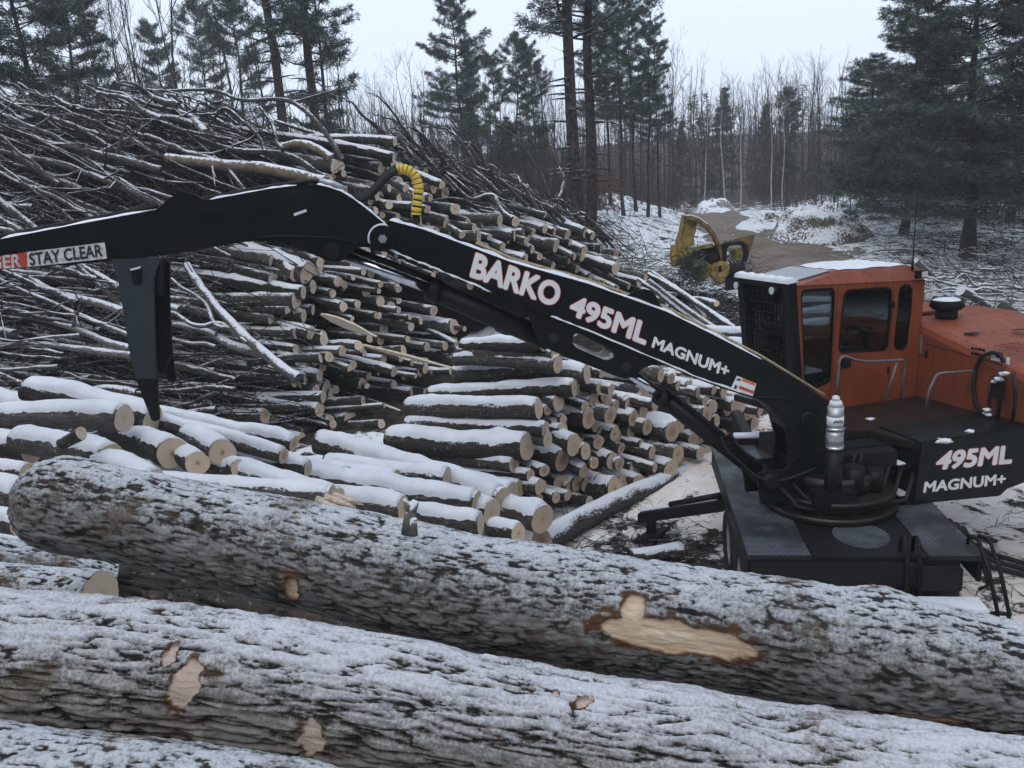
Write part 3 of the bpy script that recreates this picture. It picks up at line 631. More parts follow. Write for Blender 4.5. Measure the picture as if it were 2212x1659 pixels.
mid_log(640, 1032, 1028, 1090, 26, 58, 11.2, 12.0, .12, label='snow-covered log with a pale narrow end, below the curved log')
mid_log(640, 1078, 872, 1098, 18, 52, 10.4, 11.0, .10, label='snow-smothered log ending behind the upright broken stub')
mid_log(840, 1112, 1038, 1132, 26, 50, 10.6, 11.0, .11, label='short snow-covered log lowest behind the scarred log, next to the stub')
mid_log(880, 1085, 1062, 1108, 22, 62, 11.3, 12.0, .10, label='snowy log with a narrow tan end under the curved log')
mid_log(1085, 1100, 1172, 1122, 22, 66, 11.6, 12.1, .08, label='stubby snow-topped log with an upright tan end near the leaning log')
mid_log(1060, 1140, 1120, 1152, 26, 40, 10.4, 10.8, .06, label='small snow-topped log just above the scarred log, right of the row')
mid_log(-80, 1062, 50, 1075, 40, 70, 7.8, 8.2, .10, label='snow-covered log at the left frame edge beside the scarred log')
mid_log(-80, 1005, 60, 1022, 36, 44, 8.8, 9.2, .05, label='dark narrow log with a snowy top at the left frame edge')
mid_log(640, 1010, 840, 1048, 26, 50, 12.6, 13.0, .11, label='snow-covered log peeping out left of the curved log')
mid_log(150, 985, 330, 1042, 46, 60, 8.8, 9.8, .07, label='snowy log sunk behind the scarred log below the tan ends')
mid_log(480, 1055, 700, 1098, 30, 56, 8.9, 9.5, .08, label='snowy log under the torn grey log')
mid_log(-60, 1120, 45, 1135, 20, 50, 6.6, 6.9, .05, label='short snow-dusted log in the gap at the left frame edge')
for i in range(14):
    u = random.uniform(80, 1000); v = random.uniform(1010, 1110) if u > 300 else random.uniform(960, 1020)
    mid_log(u-260, v-20, u, v+12, 30, 50, 11.8, 12.4, .05, label='dark log deep under the snow-loaded logs behind the front load')['group'] = 'dark logs under the snow-loaded ones'
# splintered chunk and stubs
b = MB(); P = at_k(720, 1078, 8.5); q = at_k(785, 1108, 8.3)
for i in range(26):
    d = (q-P)+Vector((random.uniform(-.12, .1), random.uniform(-.1, .1), random.uniform(-.05, .06))); s = P+Vector((random.uniform(-.18, .02), random.uniform(-.08, .08), random.uniform(-.11, .05)))
    b.tube([s, s+d*.5, s+d*random.uniform(.7, 1.1)], [.045, .032, .004], 5)
o = b.build('splintered_wood', M['torn']); tag(o, 'pale splintered slab of torn wood at the end of the grey log', 'splintered wood')
e = at_k(135, 955, 9.2)-at_k(172, 940, 9.0)
o = make_log(at_k(176, 936, 8.9), at_k(178, 934, 8.9)-at_k(120, 965, 9.1), .36, .075, 'wood_chunk', 'broken chunk of log with pale torn face, standing on the snowy log', 'wood chunk', None, cap=0, endm='torn', oblique=.9, n=16)
P = at_k(882, 1152, 3.02); Q1 = at_k(886, 1110, 3.0); Q2 = at_k(898, 1082, 3.0)
b = MB(); b.tube([P, Q1, Q2], [.028, .022, .014], 9); b.tube([Q1, at_k(874, 1078, 2.98)], [.015, .006], 6); b.tube([at_k(892, 1155, 3.0), at_k(894, 1120, 2.98)], [.02, .012], 7)
tag(b.build('branch_stub', M['deadfall']), 'upright broken branch stub with bare wood on the scarred log', 'branch stub')
# --- tall pile of tree-length logs
TALL = 'sawn ends in the tall log pile'
def tall_y(u, v):                              # depth of the sawn face
    return 17.2+max(0, 930-v)*.0036+max(0, u-700)*.0062
tall_ends = [c2(x, y)+(w, h) for x, y, w, h in [(390,845,30,55),(390,950,35,65),(88,1000,55,60),(95,1050,35,50),(320,1015,50,80),(435,1085,40,75),(465,1125,45,60),(687,1105,40,60),(635,1135,45,70),(325,1145,50,70),(435,1180,35,50),
 (262,1205,35,50),(325,1220,35,50),(370,1232,40,60),(580,1190,30,50),(600,1255,35,60),(290,1265,45,50),(325,1290,35,45),(765,1260,55,80),(705,1335,40,55),(835,1335,50,60),(935,1345,55,65),(875,1365,40,50),(808,1415,40,55),
 (858,1418,30,35),(970,1420,35,45),(1125,1330,55,70),(1305,1380,50,60),(1365,1400,45,50),(1440,1405,55,60),(1185,1440,35,45),(1165,1510,45,60),(1370,1470,80,90),(1310,1455,45,60),(1455,1455,40,45),(1550,1395,60,70),(1590,1415,45,50),
 (1540,1505,60,60),(1525,1545,50,50),(1480,1545,30,45),(1450,1560,35,50),(1740,1580,60,85),(1305,1282,25,30),(955,1480,30,40),(420,1300,40,50),(520,1330,45,55),(610,1330,40,50),(660,1385,40,50),(740,1400,40,55),(1050,1480,45,50),(1090,1440,45,50),(1230,1500,45,50),(1270,1540,40,50),(1060,1380,45,55),(1230,1395,45,50),(370,1130,40,55),(200,1130,45,55),(160,1170,40,50),(520,1160,40,50),(510,1240,40,55)]]
tall_ends += [c5(x, y)+(w, h) for x, y, w, h in [(232,40,50,65),(340,50,30,50),(360,90,40,60),(285,85,30,40),(150,120,30,60),(220,155,30,60),(155,190,25,40),(60,220,40,80),(100,228,45,50),(315,230,30,50),(310,265,25,40),(410,245,35,50),(545,185,50,40),
 (640,172,25,45),(435,265,50,40),(320,335,50,80),(385,365,60,80),(95,370,40,80),(175,355,30,60),(430,340,35,40),(435,385,30,50),(640,395,45,80),(310,412,35,45),(280,420,30,45),(155,440,25,35),(440,430,45,40),(495,430,25,40),(550,440,35,55),(500,480,45,65),
 (760,475,90,100),(820,490,30,35),(480,562,25,55),(600,605,40,60),(690,548,30,45),(760,575,35,55),(710,600,50,60),(180,690,40,75),(215,650,30,45),(460,675,30,65),(205,820,45,75),(140,1035,65,95),(15,1035,40,70),(590,880,30,80),
 (1870,220,45,60),(1910,185,40,50),(1810,240,35,45),(1580,190,50,60),(1500,140,40,50),(1660,230,40,50),(1700,150,40,50),(1740,260,40,45),(2030,340,50,60),(2065,375,50,50),(1950,290,40,45),(1350,120,40,50),(230,1120,35,55),(330,640,35,60),(250,560,40,60),(60,640,40,60),(30,700,40,60),(590,700,30,50),(560,760,40,60),(400,830,40,60),(470,900,40,50)]]
tall_ends += [c4(x, y)+(w, h) for x, y, w, h in [(1850,160,40,90),(1830,225,25,60),(1930,95,35,80),(1930,140,35,60),(2120,130,30,50),(2125,185,25,45),(2065,225,45,50),(2020,215,35,70),(1760,320,50,100),(1770,385,30,60),(1990,290,40,60),(2140,355,25,55),
 (2060,370,35,80),(2115,437,35,35),(1717,500,70,100),(1940,535,35,70),(1750,585,35,70),(1870,610,30,60),(1755,670,55,75),(1885,690,35,70),(1925,680,35,60),(2145,690,45,70),(2180,640,30,60),(2060,750,50,80),(2170,820,45,80),(1850,785,35,50),(1910,780,40,70),
 (1945,740,35,60),(1925,975,65,90),(1980,930,45,90),(2105,1040,65,100),(1975,1040,45,85),(2005,1070,40,60),(1580,985,35,80),(1820,1110,30,60),(1780,1175,25,80),(1870,1265,35,70),(1700,1270,45,70),(2200,1120,30,45),(1830,860,45,70),(1740,900,45,70),(1650,1040,40,60),(1900,860,40,60),(2020,860,40,60)]]
tall_ends += [cb(x, y)+(w, h) for x, y, w, h in [(70,330,40,50),(100,375,40,45),(475,505,40,45),(360,345,35,45),(40,380,35,45),(120,300,35,40)]]
def pole_len(v): return random.uniform(3.5, 8)
for u, v, w, h in tall_ends:
    y = tall_y(u, v)+random.uniform(-.3, .4); P = at_y(u, v, y); k = proj(P)[2]
    r = max(.05, (w*.4+h*.6)/2*KS/FPX*k*.95)
    tl = random.uniform(10, 21) if (v < 640 and u > 880) else random.uniform(4, 14) if v < 640 else random.uniform(-1, 6)
    e = rot_dir(random.uniform(28, 50), tl)
    make_log(P, e, pole_len(v), r, 'pile_log', None, 'log', TALL, cap=.02 if random.random() < .4 else 0, tip=random.uniform(.45, .75), n=12, rings=10, bow=.025, knots=random.choice((0, 1, 2)), endm='endpale', hollow=random.random() < .06)
# logs whose sides show plainly: left end, sawn end, end height
for u0, v0, u1, v1, hh, cap in [(500,538,664,589,44,.05),(560,545,640,592,34,.04),(380,590,655,632,30,.03),(380,652,640,650,40,.0),(700,300,853,306,20,.03),(560,290,850,340,22,.03),(600,350,712,388,20,.0),(430,352,710,390,26,.03),(520,780,690,812,24,.05),(400,770,660,815,24,.05),(540,740,640,776,24,.05),(560,690,672,720,28,.03),(380,890,572,900,32,.05),(560,880,690,886,32,.03),(540,940,652,948,26,.06),(1270,560,1330,580,24,.02)]:
    P = at_y(u1, v1, tall_y(u1, v1)-.35); T = at_y(u0, v0, tall_y(u1, v1)+.35); e = P-T
    make_log(P, e, e.length*1.25, hh/2/FPX*proj(P)[2], 'pile_log', None, 'log', TALL, bark='barkbare', endm='endpale', cap=cap, tip=.8, n=16, rings=14, bow=.012, knots=2)
for i in range(64):
    if i < 46: v = random.uniform(560, 905); u = np.interp(v, [540, 640, 760, 860, 905], [650, 640, 665, 680, 640])+random.uniform(-70, 40)
    else: s_ = random.random(); u = 700+s_*560; v = np.interp(u, [700, 860, 1000, 1260], [345, 360, 450, 545])+random.uniform(-10, 70)
    y = tall_y(u, v)-random.uniform(-.25, .45); P = at_y(u, v, y); tl = random.uniform(8, 16) if v < 640 else random.uniform(-2, 7)
    make_log(P, rot_dir(random.uniform(12, 28), tl), random.uniform(3.5, 6.5), random.uniform(.085, .165), 'pile_log', None, 'log', TALL, cap=random.choice((0, 0, .02, .03)), tip=random.uniform(.5, .8), n=12, rings=10, bow=.02, knots=2, endm='endpale')
DEEP = []
for i in range(150):                            # set back, seen in gaps only
    t = random.random(); u = random.uniform(640, 1560); lo = 330 if u < 900 else 330+(u-900)*.47; hi = 900 if u < 900 else 640
    v = random.uniform(lo+15, hi)
    P = at_y(u, v, tall_y(u, v)+random.uniform(.8, 1.3)); DEEP.append(make_log(P, rot_dir(random.uniform(26, 38), 6 if v < 640 else 2), 4, random.uniform(.09, .17), 'pile_log', None, None, None, cap=0, n=9, rings=4, bow=.01, tip=.7, endm='endpale'))
V, F, mi, uv = [], [], [], []                    # these are past the three hundred that show largest: one mass
for ob in DEEP:
    for o_, k in ((ob, 0), (ob.children[0], 1)):
        n0 = len(V); Mx = ob.matrix_basis; V += [tuple(Mx @ v.co) for v in o_.data.vertices]; F += [tuple(i+n0 for i in p.vertices) for p in o_.data.polygons]; mi += [k]*len(o_.data.polygons)
        L_ = o_.data.uv_layers.get('UVMap'); q = {}
        if L_:
            for l in o_.data.loops: q[l.vertex_index] = tuple(L_.data[l.index].uv)
        uv += [q.get(i, (.5, .5)) for i in range(len(o_.data.vertices))]
for ob in DEEP:
    for c in list(ob.children): bpy.data.objects.remove(c)
    bpy.data.objects.remove(ob)
LOGS[:] = LOGS[:-len(DEEP)]
tag(link('pile_interior_logs', raw_mesh('pile_interior_logs', V, F, [M['bark'], M['endpale']], mi, uv=uv, smooth=[k == 0 for k in mi])), 'sawn logs deep in the tall pile showing only in gaps', kind='stuff')
# --- labels that single the shown logs out
def auto_labels(group, kind, zones):
    items = [(o, p, r) for o, p, r in LOGS if o.get('group') == group and 'label' not in o]
    rs = sorted(r for _, _, r in items); q1, q2 = rs[len(rs)//3], rs[2*len(rs)//3]
    cl = {}
    for o, p, r in items:
        zn = next(z for z, f in zones if f(p[0], p[1])); sz = 'thin' if r < q1 else 'medium' if r < q2 else 'thick'
        cl.setdefault((sz, zn), []).append((p[0], o))
    W = 'first second third fourth fifth sixth seventh eighth ninth tenth'.split()
    for (sz, zn), L in cl.items():
        L.sort(key=lambda t: t[0])
        for i, (_, o) in enumerate(L):
            if len(L) == 1: s = '%s %s %s' % (sz, kind, zn)
            elif i == 0: s = 'leftmost %s %s %s' % (sz, kind, zn)
            elif i == len(L)-1: s = 'rightmost %s %s %s' % (sz, kind, zn)
            else: s = '%s %s %s, %s from the left' % (sz, kind, zn, W[min(i, 9)])
            o['label'] = s
auto_labels(PULP, 'pulpwood log', [('with a snowy side, in the open front stack', lambda u, v: u < 1182), ('under the boom base', lambda u, v: u > 1560), ('right of the lift cylinder', lambda u, v: u > 1440+(v-830)*.9),
 ('below the bracket slot', lambda u, v: v < 860), ('in the upper middle of the pile', lambda u, v: v < 930 and u > 1300), ('near the snowy stack, upper', lambda u, v: v < 930), ('in the lowest row', lambda u, v: v > 1030), ('near the snowy stack, lower', lambda u, v: u < 1260), ('in the middle of the pile', lambda u, v: u < 1370), ('toward the trailer corner', lambda u, v: True)])
auto_labels(TALL, 'log', [('above the boom elbow, left of the yellow hose', lambda u, v: v < 470 and u < 862), ('around the yellow hose', lambda u, v: v < 520 and u < 925), ('right of the yellow hose, upper rows', lambda u, v: u < 1060 and v < 500), ('right of the yellow hose, just over the boom', lambda u, v: u < 1060 and v < 560),
 ('over the largest boom letters, upper rows', lambda u, v: u < 1230 and v < 540), ('over the largest boom letters, along the boom', lambda u, v: u < 1230 and v < 640), ('over the boom number', lambda u, v: u > 1200 and v < 700 and u < 1420), ('near the yellow felling head', lambda u, v: u > 1400),
 ('between elbow and chrome rod', lambda u, v: v < 610 and u > 660), ('under the left arm', lambda u, v: v < 640), ('below the chrome rod, upper', lambda u, v: u > 780 and v < 700), ('below the chrome rod, lower', lambda u, v: u > 860), ('at the pale splinter', lambda u, v: u > 700 and v < 780), ('at the ragged left edge, upper', lambda u, v: v < 740), ('at the ragged left edge, middle', lambda u, v: v < 840), ('at the foot of the pile', lambda u, v: True)])
for i in range(34):
    u = random.uniform(690, 990); v = random.uniform(740, 930); y = tall_y(u, v)-random.uniform(.2, 1.2); P = at_y(u, v, y)
    make_log(P, rot_dir(random.uniform(10, 50), random.uniform(-8, 14)), random.uniform(1.2, 3), random.uniform(.05, .13), 'pile_log', 'loose dark log in the jumble between the tall pile and the pulpwood pile', 'log', 'loose logs between the two piles', cap=.02 if i % 2 else 0, n=11, rings=6, tip=.7, knots=1, endm='endpale')
# pale split slabs lying in the pile
for (x0, y0, x1, y1, wd, lab) in [(695, 678, 815, 725, .14, 'long pale split slab of wood lying across the log ends'), (770, 740, 985, 795, .05, 'thin torn splinter of wood slanting below the pale slab')]:
    yy = tall_y(x0, y0)-.7; A = at_y(x0, y0, yy); B_ = at_y(x1, y1, yy-.2); d = (B_-A); up = Vector((0, -.5, .85)).normalized(); b = MB()
    n = 10; top = [A+d*(i/n)+up*wd*(math.sin(math.pi*min(1, (i+.6)/n))*.9+random.uniform(-.08, .08)) for i in range(n+1)]; bot = [A+d*(i/n)-up*wd*(math.sin(math.pi*min(1, (i+.6)/n))*.9+random.uniform(-.1, .1)) for i in range(n, -1, -1)]
    b.prism(top+bot, d.cross(up).normalized()*.05); tag(b.build('split_slab', M['torn'], bevel=0), lab, 'wood slab')
# ------------------------------------------------------------------ loader
def hat(a): a = rad(a); return Vector((math.cos(a), math.sin(a), 0)), Vector((-math.sin(a), math.cos(a), 0))
UP = Vector((0, 0, 1))
LD = empty('log_loader', (3.95, 9.6, 0), 'orange and black knuckleboom log loader on a trailer, boom stretched over the log piles', 'log loader')
def blob(p, r, parent, name='snow_lump', sq=.6, seed=0):
    V = []; n, m = 10, 6
    for i in range(m+1):
        for k in range(n):
            a, t = math.pi*i/m, 2*math.pi*k/n; q = r*(1+.3*math.sin(3*t+seed+a*2)*math.sin(a)); V.append(Vector(p)+Vector((q*math.sin(a)*math.cos(t)*1.2, q*math.sin(a)*math.sin(t), q*sq*math.cos(a))))
    b = MB(); b.add(V, [(i*n+k, i*n+(k+1) % n, (i+1)*n+(k+1) % n, (i+1)*n+k) for i in range(m) for k in range(n)], 0, True); return b.build(name, M['snow'], parent)
# trailer deck
tr_, tT = hat(-8.5)                              # across, along
N0 = Vector((2.47, 8.11, 1.3)); DW, DL = 2.42, 3.9
def dk(a, b, z=0): return N0+tr_*a+tT*b+UP*z
def deckpiece(name, a0, a1, m, z0, z1):
    b = MB(); P = dk(a0, 0, z0); me_o = MB(); me_o.box((a0, 0, 0), (a1-a0, 0, 0), (0, DL, 0), (0, 0, z1-z0))
    o = me_o.build(name, m, origin=(0, 0, 0), bevel=.006); o.parent = LD; o.matrix_basis = Matrix.Translation(dk(0, 0, z0)-LD.location) @ mtx(tr_, tT, UP, Vector())
    return o
deckpiece('walkway_plate', 0, .66, M['tread'], -.05, .012)
deckpiece('walkway_plate', 1.86, DW, M['tread'], -.05, .014)
deckpiece('deck_plate', .662, 1.858, M['black'], -.05, 0)
b = MB()                                          # worn round patch of chequer plate
b.v = []; pts = [(1.32+.30*math.cos(t), .55+.36*math.sin(t), 0) for t in np.linspace(0, 6.28, 24)[:-1]]
b.prism(pts, (0, 0, .004)); o = b.build('worn_patch', M['tread'], origin=(0, 0, 0)); o.parent = LD; o.matrix_basis = Matrix.Translation(dk(0, 0, .002)-LD.location) @ mtx(tr_, tT, UP, Vector())
b = MB()
b.box(dk(.02, -.03, -.34), tr_*2.15, tT*.03, UP*.30); b.box(dk(.0, .02, -.30), tr_*.05, tT*(DL-.1), UP*.24); b.box(dk(2.36, .02, -.30), tr_*.05, tT*(DL-.1), UP*.24)
b.box(dk(.62, .1, -.55), tr_*.16, tT*6.2, UP*.46); b.box(dk(1.6, .1, -.55), tr_*.16, tT*6.2, UP*.46); b.box(dk(.1, DL-.05, -.26), tr_*2.2, tT*.05, UP*.2)
b.box(dk(1.75, -.12, -.34), tr_*.42, tT*.09, UP*.26)
b.build('chassis', M['black'], LD, bevel=.012)
b = MB(); b.box(dk(.35, DL+.02, .0), tr_*1.0, tT*.22, UP*.10); b.box(dk(.35, DL+.02, -.2), tr_*1.0, tT*.2, UP*.2)
b.build('cross_beam', M['black'], LD, bevel=.01)
b = MB(); b.box(dk(.36, DL+.03, .101), tr_*.98, tT*.2, UP*.05); b.build('snow_strip', M['snow'], LD, bevel=.015)
# steps, box, grab loops at the near corner
b = MB(); b.box(dk(1.72, -.42, -.80), tr_*.66, tT*.36, UP*.36); b.box(dk(1.45, -.2, -.7), tr_*.9, tT*.15, UP*.08); o_box = b.build('tool_box', M['black'], LD, bevel=.012)
b = MB(); q = dk(1.72, -.424, -.80); b.box(q+UP*.03+tr_*.3, tr_*.12, tT*.002, UP*.17); sg = b.build('warning_label', M['white'], o_box)
b = MB(); q2 = q+tr_*.3-tT*.003; b.prism([q2+tr_*x+UP*z for x, z in ((.02, .12), (.05, .14), (.1, .135), (.1, .155), (.05, .165), (.02, .15))], -tT*.0015); b.build('pictogram', M['ink'], sg)
b = MB(); b.box(dk(1.72, -.40, -.435), tr_*.62, tT*.3, UP*.035); b.build('snow_strip', M['snow'], LD, bevel=.012)
b = MB()
for a in (1.62, 1.75): b.tube([dk(a, .16, .0), dk(a, .15, .16), dk(a, .06, .20), dk(a, -.05, .12), dk(a+.02, -.07, -.5), dk(a+.05, .0, -.62)], .022, 8)
b.tube([dk(1.64, -.06, -.05), dk(1.77, -.06, -.1)], .018, 7); b.tube([dk(1.64, -.07, -.45), dk(1.77, -.07, -.45)], .02, 7)
b.build('step_rail', M['black'], LD)
b = MB()
for a in (2.36, 2.47): b.tube([dk(a, .3, .0), dk(a, .28, .12), dk(a+.03, .12, .14), dk(a+.06, -.1, -.1), dk(a+.14, -.2, -.55), dk(a+.10, -.2, -.85)], .021, 8)
b.tube([dk(2.42, .1, -.05), dk(2.5, .06, -.35), dk(2.40, .05, -.40)], .02, 7); b.tube([dk(2.44, -.17, -.55), dk(2.62, -.2, -.55)], .02, 7)
b.build('step_rail', M['black'], LD)
# wheels on the left side
def add_wheel(ab, side):
    c = dk(.02 if side < 0 else DW-.02, ab, 0); c.z = .52; ax = tr_*side
    b = MB(); prof = [(.30, .02), (.42, -.01), (.49, .02), (.525, .07), (.525, .21), (.49, .26), (.30, .26)]; n = 36; V = []; F = []
    for r_, d in prof:
        for k in range(n):
            t = 2*math.pi*k/n; rr_ = r_+(.008 if (k % 2 and r_ > .5) else 0); V.append(c-ax*d+(tT*math.cos(t)+UP*math.sin(t))*rr_)
    m_ = len(prof); F = [(i*n+k, i*n+(k+1) % n, (i+1)*n+(k+1) % n, (i+1)*n+k) for i in range(m_-1) for k in range(n)]
    b.add(V, F, 0, True); w = b.build('wheel', M['rubber'], LD)
    b = MB(); prof = [(.30, .03), (.28, .06), (.24, .10), (.10, .12), (.09, .05), (.0, .05)]; V = []
    for r_, d in prof:
        for k in range(n): t = 2*math.pi*k/n; V.append(c-ax*d+(tT*math.cos(t)+UP*math.sin(t))*r_)
    b.add(V, [(i*n+k, i*n+(k+1) % n, (i+1)*n+(k+1) % n, (i+1)*n+k) for i in range(len(prof)-1) for k in range(n)], 0, True)
    for k in range(8): t = 2*math.pi*k/8; q = c-ax*.115+(tT*math.cos(t)+UP*math.sin(t))*.15; b.cyl(q, q+ax*.03, .018, 6)
    b.build('rim', M['rim'], w)
add_wheel(2.05, -1); add_wheel(.95, -1); add_wheel(2.05, 1); add_wheel(.95, 1)
b = MB()
for ab in (2.05, .95): q = dk(.15, ab, 0); q.z = .52; b.cyl(q, q+tr_*2.1, .07, 12)
b.build('axle', M['black'], LD)
# stabiliser arm folded out at the far left, snow along its top
b = MB(); A = at_z(1385, 1125, .30); B_ = dk(.1, 2.7, -.55); d = (B_-A)
s_ = d.cross(UP).normalized(); b.box(A-s_*.13, d, s_*.26, UP*.16); b.box(A-s_*.25-UP*.29, d.normalized()*.4, s_*.5, UP*.06); b.box(A-s_*.06-UP*.25+d.normalized()*.12, d.normalized()*.12, s_*.12, UP*.28)
b.cyl(A+d*.35+UP*.19, B_+UP*.22, .05, 12); b.build('stabiliser', M['black'], LD, bevel=.01)
b = MB(); b.box(A-s_*.07+UP*.161, d*.9, s_*.12, UP*.02); b.build('snow_strip', M['snow'], LD, bevel=.012)
# slewing ring and pedestal
TC = dk(1.2, 1.55, 0)
b = MB()
for z0, z1, r in ((0, .1, .80), (.1, .2, .70), (.2, .28, .76), (.28, .5, .55)): b.cyl(TC+UP*z0, TC+UP*z1, r, 40)
for k in range(24): t = 2*math.pi*k/24; q = TC+Vector((math.cos(t), math.sin(t), 0))*.74+UP*.1; b.cyl(q, q+UP*.03, .022, 6)
b.build('slewing_ring', M['deck'], LD, bevel=.008)
e1, e2 = hat(17.0); A0 = Vector((4.06, 10.76, 2.1))
def up_(s, d, z): return A0+e1*s+e2*d+UP*z            # upper works frame: along, away, up
# platform
f1, f2 = hat(14.0)
pl = [at_z(1752, 905, 2.1), at_z(1730, 893, 2.1), up_(-.25, 1.4, 0), up_(3.6, 1.4, 0), at_z(2330, 905, 2.1), at_z(2212, 925, 2.1), at_z(1990, 959, 2.1), at_z(1930, 945, 2.1), at_z(1880, 930, 2.1), at_z(1800, 932, 2.1)]
b = MB(); b.prism(pl, UP*-.10); plat = b.build('platform', M['deck'], LD, bevel=.01)
b = MB()
q0 = at_z(1800, 935, 2.0); b.prism([TC+UP*.5+Vector((-.6, -.35, 0)), TC+UP*.5+Vector((.75, -.2, 0)), TC+UP*.5+Vector((.75, .9, 0)), TC+UP*.5+Vector((-.6, .9, 0))], UP*.2)
b.box(TC+Vector((.05, .25, .45)), Vector((.8, .15, 0)), Vector((-.1, .7, 0)), UP*.28)
b.box(TC+Vector((-.55, -.28, .3)), Vector((.22, .02, 0)), Vector((0, .5, 0)), UP*.9); b.box(TC+Vector((.0, -.1, .3)), Vector((.9, .15, 0)), Vector((0, .12, 0)), UP*.42)
b.cyl(TC+Vector((.12, -.42, .28)), TC+Vector((.12, -.42, .62)), .13, 16); b.cyl(TC+Vector((.4, -.35, .28)), TC+Vector((.4, -.35, .55)), .11, 16)
b.build('turret', M['black'], LD, bevel=.01)
# counterweight box with its lettering
TLp, BLp, BRp, CHp, TRp = at_z(1992, 959, 2.1), None, None, None, at_z(2212, 926, 2.1)
fn = (TRp-TLp); fn.z = 0; fd = fn.normalized(); fback = Vector((-fd.y, fd.x, 0))
onf = lambda u, v, d=0.: at_pl(u, v, TLp-fback*d, fback)
b = MB(); b.prism([onf(1990, 955), onf(1973, 1090), onf(2161, 1072), onf(2178, 1056), onf(2250, 1030), onf(2260, 915)], fback*.75); cw = b.build('counterweight_box', M['paint'], LD, bevel=.012)
b = MB(); q = onf(1973, 1090); 
for u, v, dz in ((1892, 1052, 0), (1900, 992, 0)):
    pass
b.box(q+fback*.05-fd*.16, fd*.17, fback*.62, UP*.10); b.box(q+UP*.42+fback*.1-fd*.16, fd*.17, fback*.42, UP*.06); b.build('ledge', M['black'], LD, bevel=.008)
b = MB(); b.box(q+fback*.06-fd*.155+UP*.101, fd*.15, fback*.58, UP*.025); b.box(q+UP*.482+fback*.12-fd*.15, fd*.12, fback*.3, UP*.02); b.build('snow_strip', M['snow'], LD, bevel=.008)
def text_mesh(s, off=0.):
    cu = bpy.data.curves.new('t', 'FONT'); cu.body = s; cu.offset = off; cu.resolution_u = 4; cu.fill_mode = 'FRONT'
    o = bpy.data.objects.new('t', cu); COL.objects.link(o); bpy.context.view_layer.update()
    me = bpy.data.meshes.new_from_object(o.evaluated_get(bpy.context.evaluated_depsgraph_get()))
    V = [tuple(v.co) for v in me.vertices]; F = [tuple(p.vertices) for p in me.polygons]
    bpy.data.objects.remove(o); bpy.data.curves.remove(cu); bpy.data.meshes.remove(me); return V, F
def lettering(name, s, quad, nrm, m, parent, lift, off=.022, outline=None, ooff=.055, base=None):
    """quad: BL, BR, TL, TR points of the cap-height box on the plate; nrm points out of the plate"""
    V0, _ = text_mesh(s, 0.); xs = [v[0] for v in V0]; x0, x1 = min(xs), max(xs); y0, y1 = 0., .685 if base is None else base
    BL, BR, TL, TR = quad
    def put(V, F, l):
        W = [];
        for x, y, _ in V:
            a, c = (x-x0)/(x1-x0), (y-y0)/(y1-y0); W.append((BL*(1-a)+BR*a)*(1-c)+(TL*(1-a)+TR*a)*c+nrm*l)
        b = MB(); b.add(W, F); return b
    V, F = text_mesh(s, 0.)
    def fat(rad_, l, m, nm, k=12):
        b = MB()
        for i in range(k): t = 2*math.pi*i/k; b.add(*(lambda q: (q.v, q.f))(put([(x+rad_*math.cos(t), y+rad_*math.sin(t), z) for x, y, z in V], F, l+.00012*i)))
        return b.build(nm, m, parent, fixn=False)
    if outline: fat(ooff, lift, outline, name+'_outline')
    return fat(off, lift+.0025, m, name)
def quad_on(pl_, pts): return [pl_(*p) for p in pts]
lettering('lettering', '495ML', quad_on(onf, [cb(1678, 1340), cb(2130, 1300), cb(1712, 1240), cb(2140, 1200)]), -fback, M['white'], cw, .003, .042, M['redline'], .064)
lettering('lettering', 'MAGNUM+', quad_on(onf, [cb(1608, 1478), cb(2095, 1428), cb(1618, 1418), cb(2100, 1368)]), -fback, M['white'], cw, .003, .038)
blob(at_z(2035, 952, 2.1), .09, LD, sq=.3); blob(at_z(2095, 932, 2.13), .045, LD, seed=2); blob(at_z(1880, 905, 2.1), .05, LD, sq=.3, seed=4)
# cab ----------------------------------------------------------------------------
def sideP(u, v, d=0.): return at_pl(u, v, A0+e2*d, e2)
CW = 1.22
sA, sB, sC, sD = sideP(*cb(848, 240)), sideP(*cb(1620, 203)), sideP(1976, 856), sideP(1745, 905)
sFb = sideP(*cb(885, 850))
outer = [sA, sB, sC, sD, sFb]
win1 = [sideP(*cb(x, y)) for x, y in [(872,300),(880,272),(900,262),(1050,252),(1070,258),(1078,280),(1072,420),(1052,790),(1042,815),(1020,830),(945,862),(920,855),(893,830),(884,600)]]
win2 = [sideP(*cb(x, y)) for x, y in [(1128,300),(1140,275),(1165,262),(1385,246),(1410,254),(1421,275),(1416,420),(1396,595),(1388,618),(1368,630),(1128,646),(1105,640),(1098,615),(1108,480)]]
win3 = [sideP(*cb(x, y)) for x, y in [(1460,275),(1475,240),(1500,228),(1525,232),(1543,255),(1538,360),(1512,580),(1502,610),(1478,628),(1450,625),(1432,605),(1432,570),(1450,400)]]
def grow(L, k): c = sum(L, Vector())/len(L); return [c+(p-c)*k for p in L]
b = MB(); b.prism(outer, e2*.05, holes=[win1, win2, win3]); cab = b.build('cab', M['orange'], LD, bevel=0)
b = MB(); far_o = [p+e2*CW for p in outer]; b.prism(far_o, e2*.05, holes=[[p+e2*CW for p in win1], [p+e2*CW for p in win2]])
rb, rt = sC, sB; b.prism([rb+e2*.05, rb+e2*CW, rt+e2*CW, rt+e2*.05], -e1*.05)
b.prism([sD+e2*.05, sC-e1*.05+e2*.05, sC-e1*.05+e2*CW, sD+e2*CW], UP*.05); b.build('cab_wall', M['orange'], cab)
